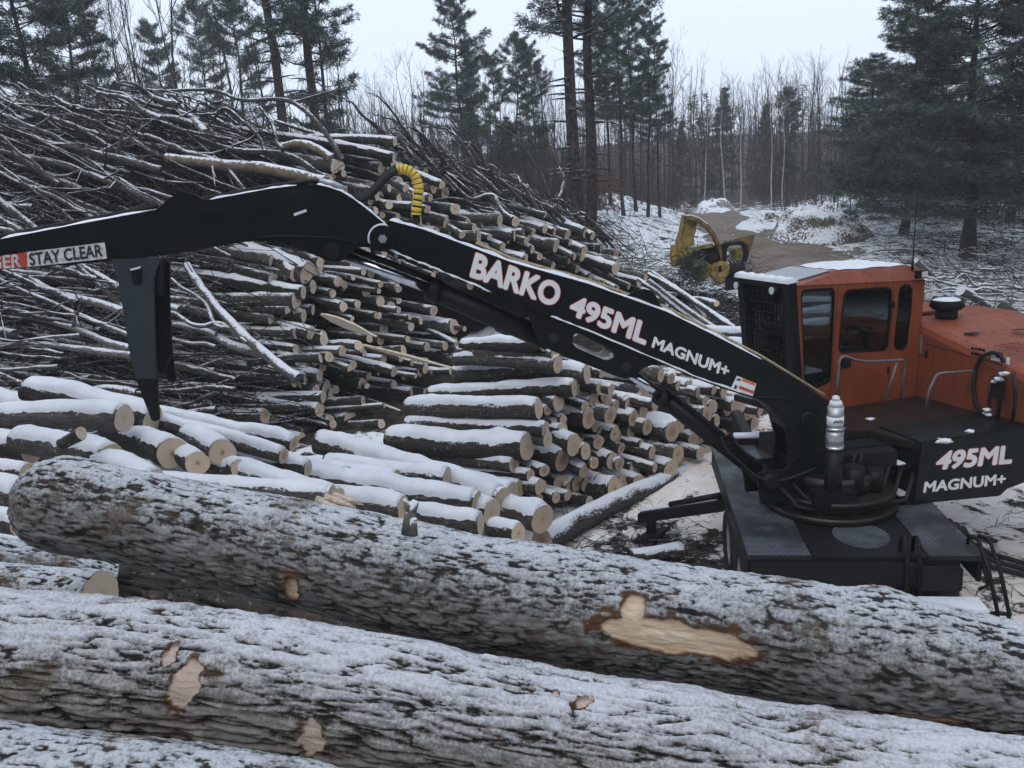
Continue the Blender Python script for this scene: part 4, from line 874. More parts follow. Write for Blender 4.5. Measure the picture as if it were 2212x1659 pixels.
b = MB(); b.prism([p+e2*(CW-.03) for p in grow(outer, .985)], e2*.02, holes=[[p+e2*(CW-.03) for p in win1], [p+e2*(CW-.03) for p in win2]]); b.prism([rb+e2*.06-e1*.07, rb+e2*(CW-.04)-e1*.07, rt+e2*(CW-.04)-e1*.07, rt+e2*.06-e1*.07], -e1*.02); b.box(sD+e2*.06+UP*.06+e1*.06, (sC-sD)*.9, e2*(CW-.12), UP*.02); b.build('lining', M['seatcloth'], cab)
for nm, w in (('window', win1), ('window', win2), ('window', win3)):
    b = MB(); L = grow(w, .995); b.prism([p+e2*.012 for p in L], e2*.006); wo = b.build(nm, M['glass'], cab)
    b = MB(); b.prism([p-e2*.004 for p in grow(w, 1.005)], e2*.03, holes=[[p-e2*.004 for p in grow(w, .94)]]); b.build('seal', M['black'], wo)
b = MB(); b.prism([p+e2*(CW+.02) for p in win1], e2*.006); b.prism([p+e2*(CW+.02) for p in win2], e2*.006); b.build('window', M['glass'], cab)
# door seams, hinges, catch
b = MB()
for (xa, ya), (xb, yb) in (((1100, 235), (1050, 905)), ((1432, 220), (1395, 900)), ((848, 246), (1618, 208))):
    p, q = sideP(*cb(xa, ya)), sideP(*cb(xb, yb)); d = (q-p); s_ = d.cross(e2).normalized()*.006; b.box(p-e2*.002-s_/2, d, s_, e2*.004)
b.build('door_seam', M['black'], cab)
b = MB(); q = sideP(*cb(1138, 700)); b.cbox(q-e2*.02, e1*.16, UP*.12, e2*.04); b.build('door_handle', M['black'], cab, bevel=.01)
b = MB()
for x, y in ((1425, 350), (1395, 740)): q = sideP(*cb(x, y)); b.cyl(q-e2*.015-UP*.05, q-e2*.015+UP*.05, .018, 8)
b.build('hinge', M['black'], cab)
# roof
ins = .13
lo = [sA, sideP(*cb(1090, 232)), sideP(*cb(1510, 210)), sB]
hi = [at_pl(*cb(836, 222), A0+e2*ins, e2), at_pl(*cb(1088, 150), A0+e2*ins, e2), at_pl(*cb(1510, 118), A0+e2*ins, e2), at_pl(*cb(1625, 138), A0+e2*ins, e2)]
rows = [lo, hi, [p+e2*(CW+.05-2*ins) for p in hi], [p+e2*(CW+.05) for p in lo]]
b = MB(); V = [p for r_ in rows for p in r_]; F = [(r_*4+i, r_*4+i+1, r_*4+5+i, r_*4+4+i) for r_ in range(3) for i in range(3)]+[(0, 4, 8, 12), (3, 15, 11, 7)]
b.add(V, F); roof = b.build('roof', M['orange'], cab, bevel=.02)
def on_hi(i, s, t): p = hi[i]*(1-s)+hi[i+1]*s; return p+e2*(CW+.05-2*ins)*t
nr = (hi[1]-hi[0]).cross(e2).normalized(); nr = nr if nr.z > 0 else -nr
b = MB(); b.prism([on_hi(0, .04, .04)+nr*.004, on_hi(0, .93, .06)+nr*.004, on_hi(0, .93, .94)+nr*.004, on_hi(0, .04, .96)+nr*.004], nr*.012); b.build('skylight', M['frost'], roof, bevel=.004)
n2_ = (hi[2]-hi[1]).cross(e2).normalized(); n2_ = n2_ if n2_.z > 0 else -n2_
b = MB(); V = []; na, nb = 16, 10
for i in range(na+1):
    for j in range(nb+1):
        s, t = i/na, j/nb; edge = min(s, 1-s, t, 1-t); w = .03*math.sin(i*1.3)+.02*math.sin(j*2.1+1)
        V.append(on_hi(1, .04+.94*s+w*(1 if s > .5 else .3), .03+.93*t)+n2_*(.006+.045*min(1, edge*7)**.6+.006*math.sin(i*.9+j*1.7)-.02*math.exp(-((t-.52)/.05)**2)))
b.add(V, [(i*(nb+1)+j, (i+1)*(nb+1)+j, (i+1)*(nb+1)+j+1, i*(nb+1)+j+1) for i in range(na) for j in range(nb)], 0, True); b.build('snow_layer', M['snow'], roof)
# front: guard frame, grille, windscreen, head lamps
fs = (sFb-sA); ft = sA; 
def fr(t, d, z=0., out=0.): return ft+fs*t+e2*d-e1*out+UP*z           # t down the front edge
b = MB(); b.box(fr(0, -.01, 0, .0), e2*.06, -e1*.10, fs*1.08); b.box(fr(0, .05, 0, .07), e2*.16, -e1*.03, fs*1.08)
b.box(fr(0, CW-.12, 0, .0), e2*.17, -e1*.10, fs*1.0); b.box(fr(-.02, -.01, .02, .0), e2*(CW+.06), -e1*.12, fs*.075); b.box(fr(.93, .25, 0, .07), e2*1.0, -e1*.04, fs*.06)
gf = b.build('guard_frame', M['black'], cab, bevel=.012)
b = MB()
for k in range(12): q = fr(.06, .27+k*.078, 0, .085); b.tube([q, q+fs*.9], .0075, 5, cap=False)
for k in range(9): q = fr(.1+k*.1, .25, 0, .078); b.tube([q, q+e2*.92], .0075, 5, cap=False)
b.build('grille', M['black'], gf)
b = MB(); b.box(fr(.04, .06, 0, .03), e2*(CW-.16), -e1*.008, fs*.94); b.build('windscreen', M['glass'], cab)
b = MB(); 
for d in (.3, CW-.06): q = fr(.055, d, 0, .13); b.cyl(q+e1*.05, q-e1*.05, .06, 16)
lampo = b.build('lamp_housing', M['black'], gf)
for d in (.3, CW-.06):
    b = MB(); q = fr(.055, d, 0, .182); b.cyl(q, q-e1*.012, .052, 16); b.build('headlight', M['lamp'], gf)
b = MB(); V = []
for i in range(17):
    t = i/16; w = .012*math.sin(i*2.2)
    for j in range(8): a = math.pi*(j/7); V.append(fr(-.02, -.01+(CW+.06)*t, .022+math.sin(a)*(.06+w)-.02*(j == 7), .06+math.cos(math.pi-a)*.08))
b.add(V, [(i*8+j, i*8+j+1, (i+1)*8+j+1, (i+1)*8+j) for i in range(16) for j in range(7)]+[tuple(range(8)), tuple(16*8+k for k in range(7, -1, -1))], 0, True); b.build('snow_strip', M['snow'], gf)
# inside: seat and dashboard
b = MB(); b.cbox(up_(1.05, .65, .55), e1*.5, e2*.5, UP*.12); b.cbox(up_(1.32, .65, 1.0), e1*.12, e2*.48, UP*.8); b.cbox(up_(1.32, .65, 1.5), e1*.1, e2*.28, UP*.2); b.cbox(up_(1.0, .36, .75), e1*.35, e2*.1, UP*.08); b.cbox(up_(1.05, .65, .25), e1*.3, e2*.3, UP*.5)
b.tube([up_(.78, .36, .78), up_(.76, .36, 1.0)], .02, 8); b.build('operator_seat', M['seatcloth'], cab, bevel=.02)
# rear work lamp and aerial
b = MB(); q = sideP(*cb(1575, 168)); b.cbox(q-e2*.06, e1*.17, e2*.09, UP*.11); wl_ = b.build('work_lamp', M['black'], cab, bevel=.01)
b = MB(); b.cbox(q-e2*.106+e1*.02, e1*.10, e2*.006, UP*.08); b.build('lens', M['lamp'], wl_)
b = MB(); q = sideP(*cb(1543, 135), .1); tp = at_pl(*cb(1580, -480), A0+e2*.1, e2); b.tube([q, q*.7+tp*.3, tp], [.012, .007, .004], 6); b.cyl(q-UP*.05, q+UP*.1, .02, 8); b.build('aerial', M['black'], cab)
# engine house
Bp = sC+e1*.04; hd = -e2*1.0+e1*.0
hn = e1
def hs_(u, v, s=0.): return at_pl(u, v, Bp+e1*s, e1)
hz_top = hs_(1992, 700).z; hz_r = min(hs_(2212, 795).z, hz_top-.05)
b = MB()
prof = []
def hp(t, s, z): return Bp+hd*t+e1*s+UP*(z-Bp.z)
L0, L1 = -1.45, 3.2
zt = lambda t: hz_top+(hz_r-hz_top)*(t/1.45 if t > 0 else 0)
V = []; st = [(0, 0.), (0, -.12), (.03, -.04), (.09, 0.005), (.9, .02), (1.75, .02), (1.8, -.06), (1.8, 0.)]
for t in (L0, -.4, 0, .6, 1.2, 1.8, 2.6, L1):
    for i, (s, dz) in enumerate(st): V.append(hp(t, s, Bp.z if i in (0, 7) else zt(max(0, min(t, 2.)))+dz))
m_ = len(st); nT = 8
b.add(V, [(i*m_+k, i*m_+k+1, (i+1)*m_+k+1, (i+1)*m_+k) for i in range(nT-1) for k in range(m_-1)]+[tuple(range(m_)), tuple((nT-1)*m_+k for k in range(m_-1, -1, -1))])
hood = b.build('engine_hood', M['orange2'], LD, bevel=.025)
b = MB(); b.box(hp(-.45, .25, zt(0)+.021), hd*-.7, e1*.9, UP*.05); b.build('raised_panel', M['orange2'], hood, bevel=.015)
b = MB(); q = hp(-.1, .55, zt(0)+.02); b.cyl(q, q+UP*.13, .15, 28); b.cyl(q+UP*.13, q+UP*.16, .2, 28); b.cyl(q+UP*.16, q+UP*.24, .235, 28, r2=.22); b.cyl(q+UP*.24, q+UP*.27, .22, 28, r2=.12); ac = b.build('air_cleaner', M['rubber'], hood, bevel=.006)
b = MB(); V = [q+UP*.272]
for r_, z in ((.06, .29), (.12, .288), (.16, .276), (.185, .262)): V += [q+Vector((math.cos(t)*r_*(1+.08*math.sin(3*t)), math.sin(t)*r_, z)) for t in np.linspace(0, 6.283, 25)[:-1]]
V[0] = q+UP*.292; b.add(V, [(0, 1+k, 1+(k+1) % 24) for k in range(24)]+[(1+r_*24+k, 1+(r_+1)*24+k, 1+(r_+1)*24+(k+1) % 24, 1+r_*24+(k+1) % 24) for r_ in range(3) for k in range(24)], 0, True); b.build('snow_layer', M['snow'], ac)
def seam(pts, pl_): 
    b = MB()
    for (xa, ya), (xb, yb) in pts:
        p, q = pl_(*cb(xa, ya)), pl_(*cb(xb, yb)); d = q-p; s_ = d.cross(e1).normalized()*.008; b.box(p-e1*.003-s_/2, d, s_, e1*.006)
    return b
b = seam((((1612, 585), (1880, 660)), ((1880, 660), (2080, 715))), hs_)
for i in range(4):
    for j in range(2): q = hs_(*cb(1905+i*22, 615+j*30+i*4)); b.cbox(q-e1*.003, hd*.045, e1*.006, UP*.035)
q = hs_(*cb(1627, 650)); b.cbox(q-e1*.006, hd*.04, e1*.012, UP*.09)
b.build('vent', M['black'], hood)
b = MB()
for x, y in ((1925, 485), (1900, 523), (2190, 503)):
    q = at_z(*cb(x, y), zt(.5)+.025); b.prism([q+Vector((math.cos(t)*.11, math.sin(t)*.05, 0)) for t in np.linspace(0, 6.283, 15)[:-1]], UP*.003)
b.build('cut_out', M['black'], hood)
b = MB()
for k in range(5): q = at_z(2150+k*12, 748+k*3, zt(.9)+.03); b.box(q-hd*.02, e1*.42, hd*.022, UP*.012)
b.build('louvre', M['orange2'], hood)
b = MB(); q = hs_(*cb(1597, 590)); b.cbox(q-e1*.01, hd*.03, e1*.02, UP*.26); b.build('latch_bar', M['silver'], hood)
b = MB(); q = hs_(*cb(2055, 672)); b.cbox(q-e1*.006, hd*.2, e1*.004, UP*.085); q = hs_(*cb(2118, 690)); b.cbox(q-e1*.006, hd*.05, e1*.004, UP*.09); wl2 = b.build('warning_label', M['white'], hood)
b = MB(); q = hs_(*cb(2070, 668)); b.cbox(q-e1*.010, hd*.12, e1*.003, UP*.03); q = hs_(*cb(2012, 668)); b.cbox(q-e1*.010, hd*.02, e1*.003, UP*.05); b.build('pictogram', M['ink'], wl2)
b = MB()
for x, y in ((1575, 800), (1577, 826)): q = sideP(*cb(x, y), .25); b.cbox(q-e2*.26, e1*.06, UP*.035, e2*.004)
b.build('warning_label', M['white'], cab)
# handrails on the platform
def rail(pts, d, name='handrail', r=.018): 
    b = MB(); b.tube([sideP(u, v, -d) for u, v in [cb(*p) for p in pts]], r, 8); return b.build(name, M['steelrail'], LD)
M['steelrail'] = simple('worn_handrail', (.10, .10, .105), .4, spec=.5, var=.3)
rail([(1085, 905), (1095, 800), (1106, 690), (1118, 668), (1140, 664), (1200, 685), (1275, 696), (1400, 690), (1480, 684), (1495, 700), (1492, 760), (1472, 915)], .35)
rail([(1448, 700), (1420, 800), (1372, 925)], .35, 'handrail')
rail([(1622, 985), (1640, 870), (1685, 780), (1700, 768), (1725, 764), (1900, 752), (2160, 735), (2175, 745), (2172, 800), (2150, 1100)], 1.0)
# hose loop, bracket with frozen valve at the hood
b = MB(); b.tube([hs_(*cb(x, y), -.05) for x, y in ((2090, 700), (2070, 650), (2020, 640), (1960, 660), (1920, 740), (1905, 850), (1925, 960), (1975, 1010))], .028, 8); b.build('hose', M['rubber'], LD)
b = MB(); p, q = hs_(*cb(2085, 740), -.1), hs_(*cb(2050, 1060), -.1); b.tube([p, p*.5+q*.5, q], .03, 8); b.tube([hs_(*cb(2010, 830), -.12), hs_(*cb(2000, 990), -.12)], .022, 8); b.cbox(hs_(*cb(2060, 850), -.1), e1*.06, e2*.16, UP*.3); b.tube([hs_(*cb(2150, 760), -.14), hs_(*cb(2165, 900), -.14), hs_(*cb(2140, 1060), -.14)], .025, 8); b.build('valve_bracket', M['deck'], LD, bevel=.008)
b = MB()
for x, y, s in ((2085, 770, .07), (2060, 800, .08), (2100, 765, .06), (2030, 815, .05), (1990, 985, .07), (2000, 1015, .055), (1975, 1005, .04)):
    blob(hs_(*cb(x, y), -.16), s*.62, LD, seed=x)
# canister in front of the boom foot
CY = 8.85; pc = at_y(*cb(1095, 1040), CY); k = proj(pc)[2]; h_ = lambda px: px*KS/FPX*k
z0 = at_y(*cb(1070, 1215), CY).z; zz = lambda y: at_y(*cb(1090, y), CY).z; cx = Vector((pc.x-.03, pc.y, 0))
b = MB()
for y0, y1, r in ((1090, 1200, 52), (960, 1085, 47)): b.cyl(cx+UP*zz(y0+100 if False else y1), cx+UP*zz(y0), h_(r), 28)
can = b.build('filter_canister', M['silver'], LD, bevel=.006)
b = MB(); b.cyl(cx+UP*1.5, cx+UP*zz(1216), .10, 14); b.cbox(cx+UP*1.62, Vector((.5, 0, 0)), Vector((0, .2, 0)), UP*.2); b.build('filter_mount', M['black'], LD, bevel=.01)
b = MB(); b.cyl(cx+UP*zz(1100), cx+UP*zz(1082), h_(60), 28); b.cyl(cx+UP*zz(1215), cx+UP*zz(1195), h_(56), 28); b.build('clamp_band', M['chrome'], can)
b = MB(); b.cyl(cx+UP*zz(1070), cx+UP*zz(1020), h_(48.5), 28); b.build('paper_label', M['white'], can)
b = MB()
for i in range(5): b.cbox(cx-Vector((0, h_(49), 0))+Vector((-.05+.022*i, -.002, zz(1045)+.01*(i % 2))), Vector((.014, 0, 0)), Vector((0, .003, 0)), UP*.03)
b.build('print', M['ink'], can)
b = MB(); b.cyl(cx+UP*zz(960), cx+UP*zz(925), h_(44), 20, r2=h_(30)); b.cyl(cx+UP*zz(928), cx+UP*zz(900), h_(24), 14, r2=h_(20)); b.build('snow_cap', M['snow'], can, bevel=.012)
# hydraulic hoses round the turret and on the ground
b = MB()
for i in range(5):
    q = TC+Vector((-.3+.18*i, -.55+.03*i, .12)); b.tube([q+Vector((-.5, .25, .35)), q+Vector((-.3, -.05, .1)), q, q+Vector((.35, .02, .02)), q+Vector((.6, .3, .4))], .024, 7)
b.tube([at_y(*cb(x, y), 9.0) for x, y in ((395, 1150), (420, 1215), (520, 1310), (590, 1375), (680, 1415), (780, 1405), (880, 1370), (960, 1335))], .016, 7)
b.tube([at_y(*cb(x, y), 9.02) for x, y in ((470, 1165), (540, 1240), (640, 1310))], .014, 7)
b.tube([at_y(*cb(x, y), 9.6) for x, y in ((720, 1000), (770, 1110), (840, 1180), (980, 1170))], .02, 7)
for i in range(2): b.tube([at_y(*cb(1200+40*i, 1255), 9.2), at_y(*cb(1190+40*i, 1290), 9.1), at_y(*cb(1165+50*i, 1370), 9.15)], .014, 6)
b.build('hose', M['rubber'], LD)
b = MB()
for i in range(3):
    P = [at_z(2050+15*i, 1125+8*i, 1.2), at_z(2085+10*i, 1165+10*i, .5), at_z(2140, 1196+14*i, .06), at_z(2230, 1222+12*i, .04), at_z(2330, 1235+9*i, .03)]; b.tube(P, .035, 8)
b.build('hose', M['rubber'], LD)
# boom, arm, cylinders, heel ------------------------------------------------------
bx, nb = hat(7.0); Pb = Vector((3.95, 9.40, 2.5))
def bp(u, v, d=0.): return at_pl(u, v, Pb+nb*d, nb)
BWm, BWa = .42, .34
def outl(pts, d): return [bp(u, v, d) for u, v in pts]
def ridge(pts, d, wide, h, inset=.02, seg=10):      # snow lying along a top edge
    P = [bp(u, v, d) for u, v in pts]; Q = []
    for i in range(len(P)-1):
        for k in range(seg): Q.append(P[i].lerp(P[i+1], k/seg))
    Q.append(P[-1]); m = 6; V = []; b = MB()
    for i, p in enumerate(Q):
        t = (Q[min(i+1, len(Q)-1)]-Q[max(0, i-1)]).normalized(); n_ = nb.cross(t).normalized(); n_ = n_ if n_.z > 0 else -n_
        hh = h*(.75+.45*math.sin(i*.9)*math.sin(i*.37+1))*(.3 if i in (0, len(Q)-1) else 1)
        for j in range(m):
            a = j/(m-1); V.append(p+nb*(inset+(wide-2*inset)*a+.008*math.sin(i*1.7+j))+n_*(.003+hh*math.sin(math.pi*min(1, max(0, a)))**.4 if 0 < j < m-1 else -.002))
    b.add(V, [(i*m+j, i*m+j+1, (i+1)*m+j+1, (i+1)*m+j) for i in range(len(Q)-1) for j in range(m-1)], 0, True); return b
mainT = [(842, 476), (915, 495), (998, 526), (1105, 566), (1270, 612), (1441, 673), (1540, 722), (1646, 777), (1794, 869)]
mainB = [(1778, 922), (1776, 935), (1700, 930), (1690, 905), (1660, 875), (1628, 857), (1560, 836), (1504, 815), (1416, 776), (1251, 707), (1190, 684), (1062, 632), (967, 592), (905, 567), (838, 540)]
dM = -BWm/2
b = MB(); b.prism(outl(mainT+mainB, dM), nb*BWm); boom = b.build('main_boom', M['paint'], LD, bevel=.008)
b = MB()                                           # bottom flange lip
for (u0, v0), (u1, v1) in zip(mainB[5:-1], mainB[6:]):
    p, q = bp(u0, v0, dM-.035), bp(u1, v1, dM-.035); b.box(p, q-p, nb*(BWm+.07), -UP*.018)
b.build('flange', M['paint'], boom)
lip = [(838, 541), (905, 568), (967, 593), (1062, 633)]
b = ridge(lip, dM-.034, .034, .022, .0); b.build('snow_strip', M['snow'], boom)
b = ridge([(1190, 684), (1251, 707), (1416, 776), (1504, 815), (1600, 848)], dM-.034, .034, .016, .0); b.build('snow_strip', M['snow'], boom)
ridge(mainT[:8], dM, BWm*.55, .028, .0).build('snow_strip', M['snow'], boom)
b = MB(); P = [bp(u, v-3, dM+BWm*.75)+UP*.02 for u, v in [(1030, 532), (1105, 566), (1270, 612), (1441, 673), (1540, 722), (1646, 777), (1780, 860)]]; b.tube(P, .02, 7); b.tube([p+nb*.06 for p in P], .018, 7); b.build('hose', M['rope'], boom)
brk = [(1143, 684), (1152, 712), (1161, 732), (1170, 745), (1183, 754), (1260, 785), (1334, 814), (1350, 818), (1367, 815), (1378, 806), (1390, 795), (1410, 789), (1440, 788), (1436, 778), (1416, 770), (1251, 701), (1160, 668)]
slot = [(1238, 727), (1243, 721), (1252, 721), (1316, 753), (1326, 764), (1326, 773), (1316, 778), (1306, 778), (1246, 752), (1237, 742)]
b = MB(); b.prism(outl(brk, dM-.012), nb*.03, holes=[outl(slot, dM-.012)]); b.prism(outl(brk, dM+BWm-.03), nb*.03, holes=[outl(slot, dM+BWm-.03)]); bk = b.build('bracket', M['paint'], boom, bevel=.004)
b = MB(); cb_ = sum((bp(u, v, dM) for u, v in slot), Vector())/len(slot)
L = outl(slot[4:10], dM+.02); b.prism([p+(cb_-p)*.02 for p in L]+[p+(cb_-p)*.16 for p in reversed(L)], nb*(BWm-.05)); b.build('slot_lip', M['dirtywhite'], bk)
b = MB()
for u, v in ((1196, 730), (1353, 793)): b.cyl(bp(u, v, dM-.035), bp(u, v, dM+BWm+.02), .055, 20); b.cyl(bp(u, v, dM-.045), bp(u, v, dM-.034), .03, 12)
b.build('pivot_pin', M['deck'], bk)
def ears(pts, d0, nm, par, gap):
    b = MB(); b.prism(outl(pts, d0), nb*.03); b.prism(outl(pts, d0+gap), nb*.03)
    o = b.build(nm, M['paint'], par, bevel=.004); return o
ears([(1352, 640), (1370, 630), (1392, 624), (1408, 628), (1418, 640), (1424, 655), (1440, 674), (1400, 660)], dM+.05, 'lug', boom, .26)
# lettering on the boom side
bq = lambda *pts: [bp(u, v, dM) for u, v in pts]
lettering('lettering', 'BARKO', bq(c5(858, 180), c5(1368, 362), c5(893, 48), c5(1404, 238)), -nb, M['white'], boom, .003, .042, M['redline'], .064)
lettering('lettering', '495ML', bq(c5(1448, 406), c5(1900, 588), c5(1482, 300), c5(1930, 474)), -nb, M['white'], boom, .003, .042, M['redline'], .064)
lettering('lettering', 'MAGNUM+', bq(c5(1945, 606), cb(430, 785), c5(1962, 548), cb(446, 722)), -nb, M['white'], boom, .003, .038)
def sticker(quad, d, nm, m, par): b = MB(); b.prism([bp(u, v, d) for u, v in quad], nb*.002); return b.build(nm, m, par)
wq = [cb(490, 780), cb(606, 826), cb(582, 914), cb(450, 860)]; st_ = sticker(wq, dM-.006, 'warning_label', M['white'], boom)
sticker([cb(524, 795), cb(602, 824), cb(597, 840), cb(519, 811)], dM-.009, 'orange_band', M['orangevinyl'], st_); sticker([cb(507, 840), cb(592, 872), cb(586, 888), cb(501, 856)], dM-.009, 'red_band', M['red'], st_)
sticker([cb(492, 796), cb(515, 800), cb(512, 812), cb(500, 808), cb(487, 812)], dM-.009, 'pictogram', M['ink'], st_); sticker([cb(478, 832), cb(486, 838), cb(497, 846), cb(488, 850), cb(486, 862), cb(478, 858), cb(468, 858), cb(476, 846)], dM-.009, 'pictogram', M['ink'], st_)
b = MB()
for i in range(3): p, q = bp(*cb(515-2*i, 884+8*i-8), dM-.009), bp(*cb(578-2*i, 908+8*i-8), dM-.009)
# lift cylinder
d1 = dM-.02
LC = empty('lift', LD.location, None, None) if False else None
A_, B_ = bp(*c5(1838, 782), 0), bp(*c5(1990, 893), 0); C_, D_ = bp(*c5(1985, 888), 0), bp(*cb(640, 1375), 0)
b = MB(); b.tube([C_, D_], .105, 24); b.tube([C_, C_+(D_-C_).normalized()*.12], .12, 24); b.tube([D_-(D_-C_).normalized()*.1, D_+(D_-C_).normalized()*.12], .12, 20)
b.tube([bp(*cb(60, 850), -.13), bp(*cb(420, 1140), -.13), bp(*cb(520, 1240), -.12)], .018, 8); b.tube([bp(*cb(395, 1150), -.14), bp(*cb(440, 1140), -.15), bp(*cb(500, 1200), -.14)], .022, 8)
b.cbox(bp(*cb(440, 1200), -.13), bx*.08, nb*.05, UP*.08)
lc = b.build('lift_cylinder', M['black'], LD)
b = MB(); b.tube([A_-(B_-A_)*.3, B_+(B_-A_)*.3], .06, 20); b.build('rod', M['chrome'], lc)
b = MB(); b.cyl(D_-nb*.3, D_+nb*.3, .09, 20); b.prism([D_-nb*.22+Vector((-.15, 0, .1)), D_-nb*.22+Vector((.2, .03, .12)), D_-nb*.22+Vector((.9, .12, .5)), D_-nb*.22+Vector((.9, .12, -.3)), D_-nb*.22+Vector((-.1, 0, -.3))], nb*.05)
b.prism([D_+nb*.22+Vector((-.15, 0, .1)), D_+nb*.22+Vector((.2, .03, .12)), D_+nb*.22+Vector((.9, .12, .5)), D_+nb*.22+Vector((.9, .12, -.3)), D_+nb*.22+Vector((-.1, 0, -.3))], nb*.05)
b.build('cylinder_foot', M['paint'], LD, bevel=.006)
b = MB(); P = [bp(u, v, dM+.03) for u, v in [(1690, 905), (1740, 912), (1790, 905), (1788, 960), (1775, 1010), (1770, 1085), (1690, 1085), (1700, 1010), (1705, 960)]]; b.prism(P, nb*.05); b.prism([p+nb*.36 for p in P], nb*.05); q = bp(1745, 905, dM); b.cyl(q-nb*.06, q+nb*.5, .09, 20)
b.build('boom_foot', M['paint'], LD, bevel=.006)
b = MB(); P = [bp(*cb(597, 905), dM-.012), bp(*cb(760, 915), dM-.012), bp(*cb(900, 940), dM-.012), bp(*cb(1040, 950), dM-.012)]; b.tube(P, .012, 6); b.build('weld_rib', M['paint'], boom)
# arm cylinder under the boom
R0, R1 = bp(*cb(0, 0), 0), None
r0, r1, r2_, r3 = bp(745, 553, 0), bp(930, 624, 0), bp(925, 622, 0), bp(1185, 735, 0)
b = MB(); b.tube([r2_, r3], .12, 24); b.tube([r2_, r2_+(r3-r2_).normalized()*.13], .135, 24); ac_ = b.build('arm_cylinder', M['black'], LD)
b = MB(); b.tube([r0, r1], .058, 20); b.build('rod', M['chrome'], ac_)
b = MB(); q = (r1-r0); up = nb.cross(q).normalized(); up = up if up.z > 0 else -up; b.tube([r0+up*.10, r1+up*.10], .035, 10); b.build('guard_pipe', M['black'], ac_)
# outer arm
dA = -BWa/2
aT = [(-420, 628), (-200, 575), (0, 516), (150, 487), (360, 447), (453, 431), (576, 408), (640, 400), (684, 398), (708, 403), (737, 413), (762, 428), (791, 450), (812, 467), (836, 487)]
aB = [(842, 505), (838, 530), (820, 540), (800, 534), (783, 532), (765, 540), (757, 548), (750, 556), (740, 563), (727, 566), (708, 564), (690, 556), (663, 543), (640, 530), (600, 522), (540, 521), (360, 550), (262, 562), (150, 572), (0, 583), (-200, 600), (-420, 640)]
b = MB(); b.prism(outl(aT+aB, dA), nb*BWa); arm = b.build('outer_arm', M['paint'], LD, bevel=.010)
ridge([(0, 516), (150, 487), (338, 452)], dA, BWa*.5, .02, .0).build('snow_strip', M['steelwhite'], arm)
ridge([(453, 431), (576, 408), (640, 400)], dA, BWa*.4, .016, .0).build('snow_strip', M['snow'], arm); ridge([(684, 398), (708, 403), (737, 413), (762, 428), (791, 450), (812, 467), (832, 484)], dA, BWa*.45, .016, .0, 6).build('snow_strip', M['snow'], arm)
b = MB(); b.tube([bp(u, v-5, .02) for u, v in [(-200, 575), (0, 516), (150, 487), (340, 450)]], .025, 8); b.tube([bp(u, v, .02) for u, v in [(453, 428), (576, 404), (670, 391), (715, 395), (745, 408)]], .025, 8); b.build('hose', M['rubber'], arm)
b = MB(); b.tube([bp(u, v, .02) for u, v in [(690, 390), (720, 397), (748, 411)]], .035, 10); b.build('hose_joint', M['silver'], arm)
ears([(334, 458), (352, 440), (366, 428), (378, 420), (400, 415), (418, 420), (434, 428), (446, 436), (458, 434)], dA+.04, 'lug', arm, .2)
b = MB(); q = bp(717, 542, dA); b.cyl(q-nb*.035, q+nb*(BWa+.03), .085, 24); b.cyl(q-nb*.05, q-nb*.034, .05, 16); b.build('pivot_pin', M['deck'], arm)
b = MB(); b.prism([bp(u, v, dA-.006) for u, v in ((634, 461), (661, 452), (663, 457), (636, 467))], nb*.004); b.build('white_patch', M['snow'], arm)  # small flat white rectangle on the arm's side
b = MB(); b.tube([bp(u, v, dA-.01) for u, v in ((540, 515), (600, 510), (663, 511), (720, 514), (790, 530))], .012, 6); b.build('weld_rib', M['paint'], arm)
st_ = sticker([(-160, 578), (57, 544.5), (59.5, 577), (-160, 596)], dA-.006, 'danger_band', M['red'], arm)
s2_ = sticker([(57.6, 544.5), (226, 523.5), (231, 558.5), (60, 577)], dA-.006, 'warning_band', M['dirtywhite'], arm)
aq = lambda *pts: [bp(u, v, dA-.006) for u, v in pts]
lettering('lettering', 'DANGER', aq((-100, 589), (46, 576), (-100, 563), (44, 549)), -nb, M['dirtywhite'], st_, .003, .024)
lettering('lettering', 'STAY CLEAR', aq((66, 573), (222, 553), (63, 548), (219, 528)), -nb, M['ink'], s2_, .003, .024)
# elbow pin
q = bp(828, 513, 0)
b = MB(); b.cyl(q-nb*.30, q+nb*.30, .115, 28); b.cyl(q-nb*.31, q-nb*.26, .135, 28); b.cyl(q-nb*.36, q-nb*.30, .06, 16); ep = b.build('elbow_pin', M['paint'], LD, bevel=.008)
b = MB(); b.cyl(q-nb*.375, q-nb*.355, .045, 6); b.build('pin_nut', M['silver'], ep)
b = MB(); V = []
for i in range(15):
    t = rad(60+i*10); d = Vector((bx.x*math.cos(t), bx.y*math.cos(t), math.sin(t)))
    for r_, o_ in ((.137, -.31), (.155, -.30), (.155, -.25), (.137, -.24)): V.append(q+d*(r_ if i not in (0, 14) else .136)+nb*o_)
b.add(V, [(i*4+j, i*4+(j+1) % 4, i*4+4+(j+1) % 4, i*4+4+j) for i in range(14) for j in range(4)], 0, True); b.build('snow_strip', M['snow'], ep)
b = MB(); b.prism(outl([(800, 540), (838, 545), (905, 570), (880, 490), (842, 476), (815, 495)], dM+.06), nb*(BWm-.12)); b.build('elbow_block', M['paint'], LD)
